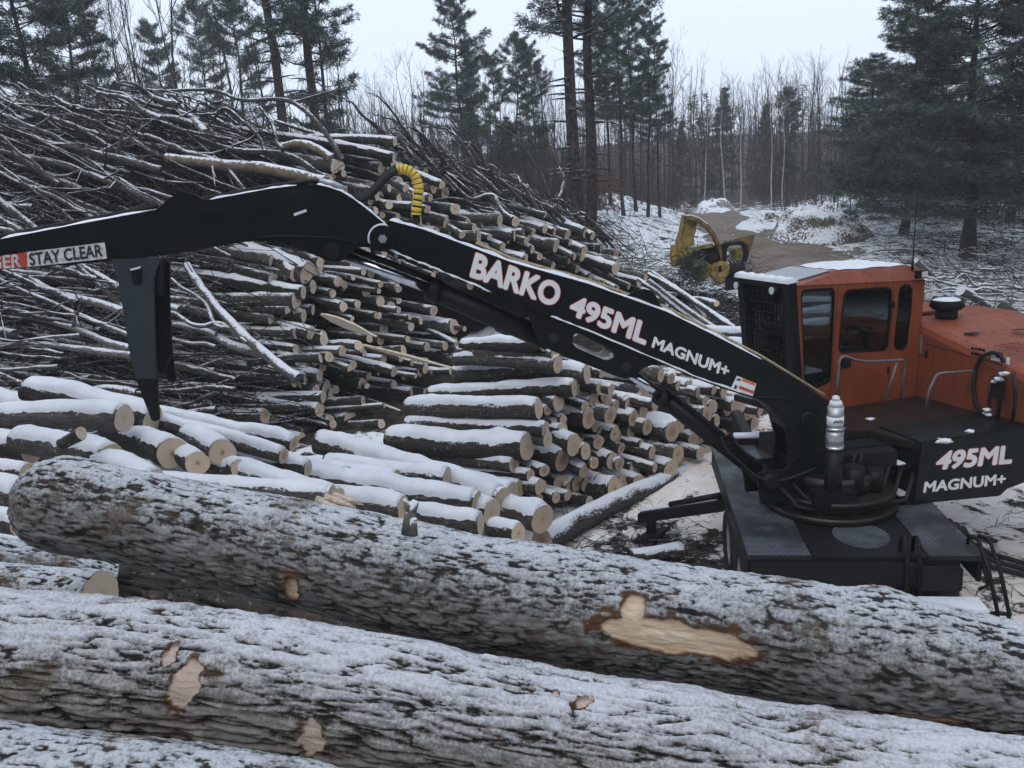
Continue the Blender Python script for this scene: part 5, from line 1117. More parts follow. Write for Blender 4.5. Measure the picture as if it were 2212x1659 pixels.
# heel
hl = [(240, 560), (249, 590), (256, 614), (267, 680), (277, 747), (285, 785), (293, 819), (310, 864), (327, 908), (335, 911), (344, 907), (341, 860), (339, 819), (335, 729), (333, 650), (333, 603), (338, 582), (346, 568), (352, 556)]
hole = [(281, 581), (304, 575), (305, 612), (299, 615), (285, 613)]
b = MB(); b.prism(outl(hl, dA-.05), nb*.035); heel = b.build('heel_plate', M['heelpaint'], LD, bevel=.006)
b = MB(); b.prism(outl(hole, dA-.068), nb*.03); hb = b.build('dark_hole', M['black'], heel, bevel=.004)  # black block drawn for the dark of a hole in the plate
b = MB(); b.prism(outl([(281, 581), (304, 575), (302, 580), (282, 585)], dA-.075), nb*.04); b.build('snow_strip', M['snow'], hb)
tipl = [(293, 819), (310, 864), (327, 908), (335, 911), (344, 907), (341, 860), (339, 819)]
b = MB(); b.prism(outl([(u, v) for u, v in tipl], dA-.058), nb*.05); b.build('wear_tip', M['black'], heel, bevel=.004)
hr_ = [(u+18+((v-560)*.055), 560+(v-560)*.76) for u, v in hl]
b = MB(); b.prism(outl(hr_, dA+BWa+.02), nb*.035); b.build('heel_plate', M['black'], LD, bevel=.006)
b = MB(); b.prism(outl([(334, 600), (352, 560), (366, 570), (366, 640), (372, 760), (352, 810), (338, 800)], dA+BWa*.5), nb*.03)
b.prism(outl([(300, 570), (348, 562), (346, 640), (312, 650)], dA-.01), nb*(BWa+.02)); b.build('heel_web', M['black'], LD)
# yellow spiral-guarded hose bundle over the elbow
hp_ = [c6 for c6 in [((750+x*.2411)*K, (380+y*.2411)*K) for x, y in [(470, 415), (560, 430), (640, 390), (720, 310), (800, 215), (870, 160), (915, 140)]]]
b = MB()
for o_ in (-.04, .02, .08): b.tube([bp(u, v, o_*.5)+UP*(o_*.3) for u, v in hp_], .034, 9)
hs1 = b.build('hose', M['rubber'], LD)
yp = [((750+x*.2411)*K, (380+y*.2411)*K) for x, y in [(905, 140), (950, 135), (1000, 142), (1050, 165), (1090, 205), (1115, 265), (1128, 330), (1124, 400), (1115, 480), (1105, 560), (1103, 605)]]
Y_ = path_interp([tuple(bp(u, v, .02)) for u, v in yp], 90)
ws = .054
b = MB(); b.tube([tuple(p) for p in Y_], ws*.9, 14); hb2 = b.build('hose', M['rubber'], LD)
b = MB(); nT = 13
for i in range(nT):
    a, c = int(i*90/nT), int((i+.80)*90/nT); seg = [Vector(p) for p in Y_[a:c+1]]; b.tube(seg, [ws*.92]+[ws]*(len(seg)-2)+[ws*.95], 18)
b.build('spiral_guard', M['yellow'], hb2)
b = MB()
for o_ in (-.05, .03): q = Vector(Y_[-1])+bx*o_*.5; b.tube([q, q-UP*.12-bx*.03, q-UP*.22-bx*.12, q-UP*.30-bx*.35], .024, 8)
q = Vector(Y_[-1]); b.build('hose', M['rubber'], LD)
b = MB()
for o_ in (-.045, .045): q = Vector(Y_[-1])+bx*o_; b = MB(); b.tube([q+UP*.03, q-UP*.1, q-UP*.15+bx*.02], [.008, .012, .004], 6); b.build('cable_tie', M['rope'], LD)
pass
# ------------------------------------------------------------------ yellow felling head lying by the road
FY = 23.0
def fp(u, v, d=0.): return at_y(u, v, FY+d)
def cf3(x, y): return ((1600+x*.40687)*K, y*.40687*K)
FH = empty('felling_head', tuple(ground_hit(1540, 655)), 'worn yellow feller buncher head with a curved arm, lying among slash by the road', 'felling head')
def fpr(pts, d, th, nm, m, par=FH, bevel=.01): b = MB(); b.prism([fp(*cf3(x, y), d) for x, y in pts], Vector((0, th, 0))); return b.build(nm, m, par, bevel=bevel)
def cz(x, y): return (1382+x*.375, 389.3+y*.375)
def fz(pts, d, th, nm, m, par=FH, bevel=.012): b = MB(); b.prism([fp(*cz(x, y), d) for x, y in pts], Vector((0, th, 0))); return b.build(nm, m, par, bevel=bevel)
fz([(262, 208), (300, 205), (332, 235), (322, 300), (312, 330), (318, 370), (285, 385), (255, 430), (218, 425), (228, 350), (245, 290)], .0, .5, 'upright', M['yellowpaint'])
fz([(262, 206), (300, 203), (345, 218), (395, 255), (435, 305), (468, 370), (490, 450), (496, 480), (472, 480), (455, 400), (430, 335), (392, 285), (345, 248), (300, 232), (268, 230)], -.25, .28, 'curved_arm', M['yellowdirty'])
fz([(192, 378), (206, 372), (222, 400), (228, 445), (222, 490), (196, 492), (184, 455), (185, 410)], -.15, .3, 'horn', M['yellowpaint'])
fz([(220, 425), (260, 425), (292, 378), (345, 372), (420, 360), (428, 385), (345, 400), (305, 430), (262, 470), (225, 465)], -.1, .45, 'saddle_plate', M['yellowpaint'])
fz([(222, 460), (300, 455), (330, 470), (330, 500), (300, 490), (250, 488), (225, 490)], -.2, .5, 'base_plate', M['yellowdirty'])
fz([(325, 470), (400, 480), (428, 500), (420, 545), (398, 548), (365, 590), (345, 592), (330, 555), (318, 510)], -.2, .16, 'saw_hook', M['yellowpaint'])
fz([(425, 478), (490, 462), (512, 480), (514, 520), (500, 560), (470, 588), (440, 585), (418, 555), (415, 510)], -.3, .2, 'saw_hook', M['yellowpaint'])
b = MB(); q = fp(*cz(463, 510), -.31); b.cbox(q, Vector((.09, 0, 0)), Vector((0, .03, 0)), UP*.16); b.cbox(fp(*cz(330, 420), -.16), Vector((.3, 0, 0)), Vector((0, .3, 0)), UP*.12); b.cyl(fp(*cz(425, 440), -.3), fp(*cz(425, 440), .2), .13, 16); b.build('pivot', M['black'], FH)
fz([(345, 590), (368, 575), (405, 540), (440, 588), (400, 590)], -.12, .05, 'snow_strip', M['snow'], bevel=0)
fz([(475, 372), (500, 358), (560, 350), (598, 352), (622, 378), (628, 420), (618, 470), (600, 470), (606, 420), (598, 385), (580, 372), (520, 378), (505, 392), (500, 470), (480, 470)], -.3, .2, 'clamp_arm', M['black'])
fz([(490, 352), (560, 335), (660, 312), (664, 325), (645, 385), (625, 440), (605, 480), (596, 470), (612, 420), (625, 375), (560, 372), (500, 382)], .25, .16, 'pocket_plate', M['yellowdirty'])
fz([(530, 395), (590, 388), (592, 430), (575, 458), (530, 462)], .1, .1, 'pocket_plate', M['yellowpaint'])
for i in range(12):
    b = MB(); x = 515+i*7.5; b.tube([fp(*cz(x, 462+(i % 3)*6), -.2+.02*(i % 4)), fp(*cz(x+6, 505), -.28), fp(*cz(x-4, 560), -.2)], .02, 6); b.build('hose', M['rubber'], FH)
fz([(508, 545), (598, 540), (590, 640), (515, 645)], -.05, .4, 'base_block', M['black'])
fz([(505, 640), (585, 625), (582, 650), (508, 650)], -.12, .1, 'snow_strip', M['snow'], bevel=0)
fz([(285, 385), (345, 368), (420, 356), (421, 362), (345, 377), (290, 392)], -.12, .3, 'snow_strip', M['snow'], bevel=0)
fz([(270, 201), (300, 198), (345, 213), (392, 250), (388, 254), (342, 219), (300, 204), (271, 206)], -.24, .26, 'snow_strip', M['snow'], bevel=0)
# ------------------------------------------------------------------ brush and slash piles
def brush_y(u, v): return 16.7+max(0, 930-v)*.0052+max(0, u-700)*.006
def stick(path, r0, r1, name, label, cat, group, m='pole', n=7, forks=0, wob=.02, parent=None):
    P = path_interp([tuple(p) for p in path], max(10, 5*len(path))); L = (Vector(P[-1])-Vector(P[0])).length
    for j in range(3): P[1:-1, j] += fbm(np.arange(1, len(P)-1)*.5, random.uniform(0, 99), j, 2, 7)*wob*min(L, 4)*.4
    R = list(np.linspace(r0, r1, len(P))*(1+.12*fbm(np.arange(len(P))*.8, random.uniform(0, 99), 0, 2, 3)))
    b = MB(); b.tube([Vector(p) for p in P], R, n)
    for k in range(forks):
        i = random.randint(len(P)//3, len(P)-2); p = Vector(P[i]); t = (Vector(P[min(i+2, len(P)-1)])-Vector(P[i-1])).normalized()
        s = Vector((random.uniform(-1, 1), random.uniform(-.5, .5), random.uniform(-.5, 1))); s = (t*.9+s*.75).normalized(); l = L*random.uniform(.12, .35)
        b.tube([p, p+s*l*.5+Vector((0, 0, random.uniform(-.06, .1)))*l, p+s*l+Vector((0, 0, random.uniform(-.1, .2)))*l], [R[i]*.55, R[i]*.38, R[i]*.12], 5)
        if random.random() < .6: q = p+s*l*.5; s2 = (s+Vector((random.uniform(-.8, .8), 0, random.uniform(-.8, .8)))).normalized(); b.tube([q, q+s2*l*.4], [R[i]*.35, R[i]*.08], 4)
    o = b.build(name, M[m], parent, fixn=False); tag(o, label, cat, group); return o
BR = 'poles in the brush pile'
def bs(pts, r, label, f=None, m='pole', forks=1, dy=-.9, tip=.5, name='brush_pole'):
    P = [at_y(u, v, brush_y(u, v)+dy+(len(pts)-1-i)*.12) for i, (u, v) in enumerate(pts)]
    return stick(P, r*tip, r, name, label, 'pole', BR, m, 9, forks, .012)
c1 = lambda x, y: (x*KS, y*KS)
bs([c1(*p) for p in [(700,500),(930,545),(1250,540),(1450,600),(1700,598),(1850,680),(1990,850),(2055,960)]], .065, 'long arched bare branch bending down over the log ends above the arm')
bs([c1(*p) for p in [(0,620),(400,650),(830,690),(1100,790),(1400,900),(1720,930),(1960,1080)]], .08, 'long snowy limb running across the upper brush down to the arm')
bs([c1(*p) for p in [(-60,890),(400,1000),(700,1110),(1000,1250)]], .095, 'thick smooth limb with snow ending at the lug on the arm')
bs([c1(*p) for p in [(-40,650),(300,820),(560,980),(720,1110)]], .05, 'straight thin pole slanting steeply over the upper left brush')
bs([c1(*p) for p in [(1180,850),(1280,720),(1350,650),(1450,720),(1560,830),(1590,910)]], .05, 'hooked dark branch bent like an arch in the upper brush', forks=0)
bs([c1(*p) for p in [(-200,1060),(0,1200),(230,1390)]], .085, 'grey pole dropping onto the arm near the left frame edge')
bs([c1(*p) for p in [(-200,1200),(0,1310),(150,1400)]], .07, 'lower grey pole dropping onto the arm at the left frame edge', forks=0)
bs([c1(*p) for p in [(1150,830),(1300,950),(1400,1050),(1480,1160)]], .05, 'thin pale stem slanting down to the arm')
bs([c1(*p) for p in [(1560,640),(1640,760),(1660,850),(1700,900)]], .06, 'short pale snag standing in the upper log ends', forks=2)
bs([c4(*p) for p in [(1120,112),(1200,240),(1350,420),(1500,570),(1640,690),(1790,795)]], .115, 'long pale snow-lined pole leaning from the heel plate down to the log ends', m='deadfall', forks=0, tip=.7, dy=-1.5)
bs([c4(*p) for p in [(960,130),(1080,240),(1230,340),(1290,470),(1400,500),(1480,580)]], .055, 'crooked snowy branch beside the heel plate, upper', m='deadfall', dy=-1.3)
bs([c4(*p) for p in [(900,360),(1050,410),(1180,480),(1330,470),(1480,570)]], .07, 'crooked snowy branch beside the heel plate, lower', m='deadfall', dy=-1.2)
bs([c4(*p) for p in [(480,110),(600,180),(720,255)]], .085, 'stout snowy pole end left of the heel plate top', m='deadfall', forks=0)
bs([c4(*p) for p in [(180,190),(330,275),(540,330),(760,400)]], .10, 'thick snow-loaded limb left of the heel plate', m='deadfall')
bs([c4(*p) for p in [(-60,380),(200,430),(400,480),(600,560),(780,620)]], .095, 'long snow-topped limb running behind the middle of the heel plate', m='deadfall')
bs([c4(*p) for p in [(-40,180),(150,270),(450,400),(770,535)]], .055, 'thin snow-lined branch crossing left of the heel plate', m='deadfall', forks=2)
bs([c4(*p) for p in [(-40,620),(200,560),(480,535)]], .04, 'slim branch rising to the right at the left frame edge', m='deadfall', forks=1)
bs([c4(*p) for p in [(-60,600),(200,590),(500,620),(790,660)]], .09, 'level snowy pole behind the lower heel plate', m='deadfall', forks=1)
bs([c4(*p) for p in [(-60,740),(150,835),(300,900)]], .07, 'pole end behind the snow-buried log at the left frame edge', forks=0)
bs([c4(*p) for p in [(1040,470),(1250,520),(1400,600),(1560,640)]], .12, 'snow-blanketed log right of the heel plate', m='deadfall', forks=1)
M['peeled'] = simple('peeled_wood', (.15, .115, .08), .8, var=.4, vs=6, snow=.5)
bs([c1(*p) for p in [(1000,950),(1300,985),(1600,1010),(1950,1090)]], .14, 'bare yellowish barkless log just above the arm', m='peeled', forks=0, tip=.8)
bs([c1(*p) for p in [(1680,880),(1800,860),(1900,890),(1990,950)]], .10, 'short bare orange-brown splintered log by the upper ends', m='peeled', forks=0, tip=.8)
for i in range(274):
    v = random.uniform(225, 930); u1 = random.uniform(-60, 690) if v > 300 else random.uniform(0, 600)
    if v < 330 and u1 > 560: v += 60
    sl = np.interp(v, [250, 420, 560, 700, 900], [20, 23, 18, 8, 1])+random.gauss(0, (6 if v > 560 else 8) if i % 6 else 20)
    if v > 540 and u1 > 520: u1 -= 200
    Lp_ = random.uniform(160, 640); n_ = 4
    top_ = 205+max(0, u1-Lp_)*.10+random.uniform(-45, 45)
    if sl > 3: Lp_ = max(90, min(Lp_, (v-top_)/math.sin(rad(sl))))
    y = brush_y(u1, v)+random.uniform(-.9, 1.0); P = []
    for k in range(n_+1):
        t = k/n_; du = -Lp_*t*math.cos(rad(sl)); dv = -Lp_*t*math.sin(rad(sl))+random.uniform(-6, 6)+16*t*t*(random.random()-.3)
        P.append(at_y(u1+du, v+dv, y+t*random.uniform(.3, .9)))
    r = random.choice((.028, .035, .045, .055, .07, .09, .11)); 
    z_ = 'above the left arm' if v < 520-.12*u1 else 'below the left arm'
    w_ = ('beside the heel plate' if 230 < u1 < 420 and v > 560 else 'toward the left frame edge' if u1 < 240 else 'toward the sawn log ends')
    stick(P[::-1], r*.3, r, 'brush_pole', '%s pole in the brush pile %s, %s' % ('slender' if r < .035 else 'stout' if r > .055 else 'middling', z_, w_), 'pole', BR, random.choice(('pole', 'pole', 'deadfall')), 6, random.choice((0, 1, 2, 3)), .035)
RB = 'bare branches behind the log pile'
for i in range(64):                              # tops sticking up behind the right half of the tall pile
    s = random.random(); u = 860+s*470; v = 325+s*190+random.uniform(-25, 25); y = tall_y(u, v)+random.uniform(.3, 3)
    ang = rad(random.uniform(20, 62)); l = random.uniform(90, 260)*(1.1-.5*s); P = [at_y(u+20, v+25, y)]
    for k in range(1, 5): t = k/4; P.append(at_y(u-l*t*math.cos(ang)*(1-.15*t), v-l*t*math.sin(ang)*(1-.35*t*t)+random.uniform(-8, 8), y+t*random.uniform(-.3, .6)))
    stick(P, random.uniform(.035, .075), .01, 'bare_branch', '%s bare branch sticking up behind the tall log pile, %s' % (random.choice(('forked', 'crooked')), 'over the yellow hose' if u < 960 else 'over the boom lettering' if u < 1180 else 'near the big twin trunks'), 'branch', RB, 'pole', 6, random.choice((2, 3, 4)), .05)
bs([c2(*p) for p in [(700,1050),(850,1190),(950,1170),(1000,1180),(1040,1260),(1100,1310)]], .07, 'elbow-bent bare limb among the log ends right of the hose', m='deadfall', dy=-.2, tip=.6)
bs([c2(*p) for p in [(985,735),(1100,800),(1180,900),(1280,1040),(1330,1180)]], .05, 'long bare branch rising left from the twin trunks', dy=1.5, tip=.3)
bs([c2(*p) for p in [(610,1210),(700,1190),(790,1195),(900,1240),(1000,1260)]], .04, 'bundle-like curved twig over the log ends', dy=-.3)
for (pts, r, lab) in [([(300,770),(520,900),(700,1030),(900,1120)], .05, 'long dark limb slanting from the hose toward the twin trunks'), ([(900,1000),(1100,1130),(1250,1210),(1350,1260)], .09, 'stout grey limb low behind the log ends'), ([(1330,870),(1380,980),(1420,1080),(1390,1190)], .05, 'upright crooked branch before the twin trunks')]:
    bs([c2(*p) for p in pts], r, lab, dy=.6, tip=.5, forks=3)
# fine twigs as one mass
def twig_mass(name, items, mt, label):
    N = len(items); A = np.array([i[0] for i in items]); B_ = np.array([i[1] for i in items]); r = np.array([i[2] for i in items])[:, None]
    mid = (A+B_)/2+RNG.normal(0, .06, (N, 3))*np.linalg.norm(B_-A, axis=1)[:, None]
    d = B_-A; d /= np.linalg.norm(d, axis=1)[:, None]+1e-9; s = np.cross(d, RNG.normal(0, 1, (N, 3))); s /= np.linalg.norm(s, axis=1)[:, None]+1e-9; w = np.cross(d, s)
    V = np.empty((N, 9, 3))
    for j, (c, q) in enumerate(((A, 1.), (mid, .7), (B_, .25))):
        for k in range(3): a = 2*math.pi*k/3; V[:, j*3+k] = c+(s*math.cos(a)+w*math.sin(a))*r*q
    f = np.array([(j*3+k, j*3+(k+1) % 3, j*3+3+(k+1) % 3, j*3+3+k) for j in range(2) for k in range(3)]); F = (f[None]+(np.arange(N)*9)[:, None, None]).reshape(-1, 4)
    o = link(name, raw_mesh(name, V.reshape(-1, 3), F, [M[mt]])); tag(o, label, kind='stuff'); return o
it = []
for i in range(3600):
    v = random.uniform(200, 950); u = random.uniform(-120, 700) if v > 320 else random.uniform(-120, 620)
    lim = 195+max(0, u)*.17+40*math.sin(u*.013)
    if v < lim+random.uniform(-90, 30): continue
    y = brush_y(u, v)+random.uniform(-.6, 1.6); sl = np.interp(v, [250, 420, 560, 700, 900], [24, 24, 16, 6, 0])+random.gauss(0, 13 if i % 3 else 50); L = random.uniform(60, 300)
    if v-L*math.sin(rad(sl)) < 150: continue
    a = at_y(u, v, y); c = at_y(u-L*math.cos(rad(sl)), v-L*math.sin(rad(sl)), y+random.uniform(-.2, .6)); it.append((tuple(a), tuple(c), random.uniform(.006, .022)))
for i in range(1300):                             # upswept twigs over the crest
    u = random.uniform(-60, 760); v = 235+u*.12+random.uniform(0, 120); y = brush_y(u, v)+random.uniform(0, 2); sl = random.uniform(25, 60); L = random.uniform(50, 170)
    a = at_y(u, v, y); c = at_y(u-L*math.cos(rad(sl)), v-L*math.sin(rad(sl)), y+random.uniform(-.3, .6)); it.append((tuple(a), tuple(c), random.uniform(.005, .013)))
for i in range(650):
    s = random.random(); u = 840+s*560; v = 345+s*230+random.uniform(-60, 30); y = tall_y(u, v)+random.uniform(.4, 3); sl = random.gauss(28, 25); L = random.uniform(30, 150)
    a = at_y(u, v, y); c = at_y(u-L*math.cos(rad(sl)), v-L*math.sin(rad(sl)), y+random.uniform(-.3, .6)); it.append((tuple(a), tuple(c), random.uniform(.005, .014)))
for i in range(900):
    u = random.uniform(1330, 1640); v = random.uniform(560, 720); g = ground_hit(u, v, 14); ang = random.uniform(0, 3.14); L = random.uniform(.3, 1.5)
    it.append(((g.x, g.y, g.z+random.uniform(.02, .3)), (g.x+math.cos(ang)*L, g.y+math.sin(ang)*L*.6, g.z+random.uniform(.05, .6)), random.uniform(.008, .02)))
twig_mass('brush', it, 'twig', 'fine snow-dusted twigs tangled through the brush and log piles')
# dark sheet behind the sticks, standing in for shade inside the piles
V = []; nu, nv = 60, 40
for i in range(nu+1):
    for j in range(nv+1):
        u = -200+i*(1420/nu); top = 275+max(0, u)*.10+(max(0, u-800)*.40)+14*math.sin(i*1.1)+10*math.sin(i*2.7); v = top+(1010-max(0, u-700)*.45-top)*j/nv
        V.append(at_y(u, v, brush_y(u, v)+2.6+.4*math.sin(i*1.7+j)+.3*math.sin(j*2.3)+max(0, u-600)*.0012))
F = [(i*(nv+1)+j, i*(nv+1)+j+1, (i+1)*(nv+1)+j+1, (i+1)*(nv+1)+j) for i in range(nu) for j in range(nv)]
M['shade_backing'] = simple('dark_shade_backing', (.012, .010, .009), .95, spec=.05, var=.6, vs=9, bmp=.8)
tag(link('brush_shade_backing', raw_mesh('brush_shade_backing', [tuple(p) for p in V], F, [M['shade_backing']])), 'dark sheet standing for shade inside the brush pile', kind='stuff')
fz([(300, 385), (480, 372), (500, 470), (500, 570), (420, 590), (340, 560), (300, 500)], .3, .4, 'frame', M['yellowdirty'])
fz([(330, 385), (470, 378), (480, 465), (345, 480)], .2, .08, 'cylinder_bay', M['black'])
bt, bc = [], MB()
for i in range(420):
    u, v = cz(random.gauss(300, 38), random.gauss(505, 45)); p = at_y(u, v, 22.3+random.uniform(-.4, .5)); d = Vector((random.gauss(0, 1), random.gauss(0, .6), random.gauss(.1, .8))).normalized()*.28; w = d.cross(Vector((0, 1, .3))).normalized()*.02
    bc.add([p-w, p+w, p+d], [(0, 1, 2)])
M['needlebough'] = M['needledark']; o = bc.build('fir_boughs', M['needledark'], fixn=False); tag(o, 'dark green fir boughs hanging over the yellow felling head', 'boughs', kind='stuff')
for i, (a_, c_, r) in enumerate([((0,195),(470,495),.075),((0,230),(400,520),.06),((20,180),(440,460),.05),((-60,230),(330,510),.07),((60,215),(475,520),.05),((130,250),(300,420),.05),((0,270),(260,500),.06),((210,315),(370,345),.07)]):
    u0, v0 = cb(*a_); u1, v1 = cb(*c_); P = at_y(u1, v1, 17.6+.1*i); T = at_y(u0, v0, 19.+.1*i); make_log(P, P-T, (P-T).length*1.1, r, 'pile_log', ['thick','second','upper','lower left','short','thin','low','pale snowy'][i]+' pole in the slanting bundle between the felling head and the boom', 'log', 'slanting bundle of poles by the felling head', bark='deadfall', cap=0, tip=.7, n=10, rings=8, endm='endpale')
# slash on the right behind the engine house
SL = 'snowy limbs in the slash behind the loader'
def sl_(pts, r, lab, h=.25, forks=2, m='snowlimb'):
    g = [ground_hit(*cb(*p), 12) for p in (pts[0], pts[-1])]; y = (g[0].y+g[1].y)/2-1.; P = [at_y(*cb(*p), y+.15*i) for i, p in enumerate(pts)]
    return stick(P, r, r*.6, 'snowy_limb', lab, 'limb', SL, m, 9, forks, .012)
sl_([(1640,300),(1700,310),(1790,300),(1860,320)], .14, 'stout snow-covered limb just right of the cab', forks=4)
sl_([(1560,90),(1640,160),(1720,215),(1790,255)], .10, 'snow-covered limb slanting down behind the cab lamp', forks=2)
sl_([(1830,265),(1900,300),(2000,365),(2090,430)], .14, 'broken snow-covered limb pointing down to the engine hood', forks=2)
sl_([(2080,365),(2140,395),(2230,450)], .13, 'brown log end in the slash at the right frame edge', forks=0, m='bark')
sl_([(1620,350),(1720,360),(1800,375)], .06, 'thin snowy limb just above the air cleaner', forks=2)
for i in range(44):
    u = random.uniform(1985, 2230); v = random.uniform(500, 690); g = ground_hit(u, v, 12); ang = random.gauss(2.6, .7); L = random.uniform(1.2, 4.5); P = [g+Vector((0, 0, random.uniform(.0, .5)))]
    for k in range(1, 5): P.append(P[0]+Vector((math.cos(ang)*L*k/4, math.sin(ang)*L*.4*k/4, random.uniform(-.05, .25)*k*.7)))
    stick(P, random.uniform(.025, .06), .012, 'snowy_limb', '%s limb in the slash behind the engine hood' % ('thin snow-dusted tangled'), 'limb', SL, random.choice(('snowlimb', 'deadfall', 'snowlimb')), 6, random.choice((1, 2, 3)), .04)
it = []
for i in range(800):
    u = random.uniform(1900, 2330); v = random.uniform(455, 700); g = ground_hit(u, v, 12); ang = random.gauss(2.4, 1.0); L = random.uniform(.5, 2.6)
    it.append(((g.x, g.y, g.z+random.uniform(.02, .5)), (g.x+math.cos(ang)*L, g.y+math.sin(ang)*L*.5, g.z+random.uniform(.05, 1.0)), random.uniform(.006, .018)))
for i in range(1000):
    u = random.uniform(1250, 2212); v = random.uniform(420, 620); g = ground_hit(u, v, 14); 
    if abs(g.x-ROADX(g.y)) < 3.0: continue
    ang = random.uniform(0, 6.28); L = random.uniform(.2, 1.2); it.append(((g.x, g.y, g.z+.02), (g.x+math.cos(ang)*L, g.y+math.sin(ang)*L, g.z+random.uniform(.05, .8)), random.uniform(.006, .016)))
for i in range(260):
    u = random.uniform(1930, 2260); v = random.uniform(1060, 1330); g = at_z(u, v, 0.01); ang = random.uniform(0, 6.28); L = random.uniform(.05, .5); it.append((tuple(g), (g.x+math.cos(ang)*L, g.y+math.sin(ang)*L, .03), random.uniform(.003, .009)))
for i in range(420):
    u = random.uniform(1180, 1560); v = random.uniform(1090, 1220); g = at_z(u, v, 0.01); ang = random.uniform(0, 6.28); L = random.uniform(.1, .8); it.append((tuple(g), (g.x+math.cos(ang)*L, g.y+math.sin(ang)*L*.6, random.uniform(.02, .25)), random.uniform(.004, .012)))
twig_mass('slash', it, 'twig', 'scattered twigs and slash on the snowy ground')
for i, (u0, v0, u1, v1, hh) in enumerate([(1470,742,1612,748,30),(1500,722,1700,728,34),(1640,716,1860,706,36),(1640,752,1850,748,36),(1620,690,1840,678,32),(1690,660,1900,652,30)]):
    P = at_y(u1, v1, 15.2+.25*i); T = at_y(u0, v0, 15.6+.25*i); make_log(P, P-T, (P-T).length, hh/2/FPX*15.2, 'log', ['snowy log end showing between boom and cab guard','snowy log behind the lower guard grille','snow-covered log seen through the front cab window','lower snow-covered log behind the cab','upper snow-covered log behind the cab','topmost snow-covered log behind the cab'][i], 'log', 'snowy logs behind the cab', bark='barkbare', cap=.09, n=14, rings=12)
# big leaning log in front of the pulpwood pile and a small one on the ground
P = at_y(1172, 1168, 11.2); T = at_y(1512, 1008, 14.6); make_log(P, P-T, (P-T).length, .20, 'log', 'long snow-dusted fallen log leaning up toward the trailer corner', 'log', None, bark='deadfall', cap=0, tip=.8, n=18, rings=16, knots=2)
P = at_z(1472, 1188, .12); T = at_z(1375, 1200, .12); make_log(P, P-T, .75, .12, 'log', 'small dark short log lying on the snow left of the trailer wheel', 'log', None, bark='barkbare', cap=.01, n=14, rings=6)
# mounds and rocks beside the road
def mound(name, c, rx, ry, h, seed, m, label, cat, kind=None, nn_=26):
    V = []; n, mm = 48, nn_
    for i in range(mm+1):
        q = i/mm
        for k in range(n):
            t = 2*math.pi*k/n; x, y = math.cos(t)*q, math.sin(t)*q; V.append((x, y, q))
    A = np.array(V); nz_ = fbm(A[:, 0]*2.2, A[:, 1]*2.2, seed, 5, seed); nz2 = fbm(A[:, 0]*1.1+3, A[:, 1]*1.1, seed+2, 3, seed+4)
    z = h*np.clip(1-A[:, 2]**1.6, 0, 1)*(1+.55*nz2)+nz_*h*.5*np.clip(1.15-A[:, 2], 0, 1)-.25*A[:, 2]; P = np.stack([A[:, 0]*rx*(1+.25*nz2), A[:, 1]*ry*(1+.25*nz_), z], 1)
    F = [(i*n+k, i*n+(k+1) % n, (i+1)*n+(k+1) % n, (i+1)*n+k) for i in range(mm) for k in range(n)]
    o = link(name, raw_mesh(name, P, F, [M[m]]), loc=c); tag(o, label, cat, kind=kind); return o
M['mound'] = simple('snowy_spoil', (.075, .06, .052), .9, var=.4, vs=5, bmp=.8, snow=.55, snow_ns=11)
g = ground_hit(1790, 530, 20); g.y += 2; g.z -= .2; mound('spoil_heap', g, 2.9, 2.6, 1.9, 3, 'mound', 'tall snow-dusted spoil heap on the right side of the road', 'spoil heap')
g = ground_hit(1690, 505, 20); g.y += 2; g.z -= .2; mound('spoil_heap', g, 2.6, 2.4, 1.1, 8, 'mound', 'lower snow-dusted spoil heap between the road and the tall heap', 'spoil heap')
g = ground_hit(1545, 463, 20); g.y += 1; mound('boulder', g, 2.0, 1.6, 1.0, 5, 'stone', 'big snow-topped grey boulder at the far end of the road', 'boulder', nn_=14)
for (u, v, s, lab) in [(1850,565,.5,'flat snow-topped rock at the foot of the tall heap'),(1772,510,.35,'small rock on the right road edge'),(1955,565,.45,'flat pale rock slab near the cab roof'),(1480,462,.4,'small snowy rock left of the boulder'),(1680,530,.3,'small rock nearest the road bend')]:
    g = ground_hit(u, v-15, 18); mound('rock', g, s*1.5, s, s*.6, int(u), 'stone', lab, 'rock', nn_=8)
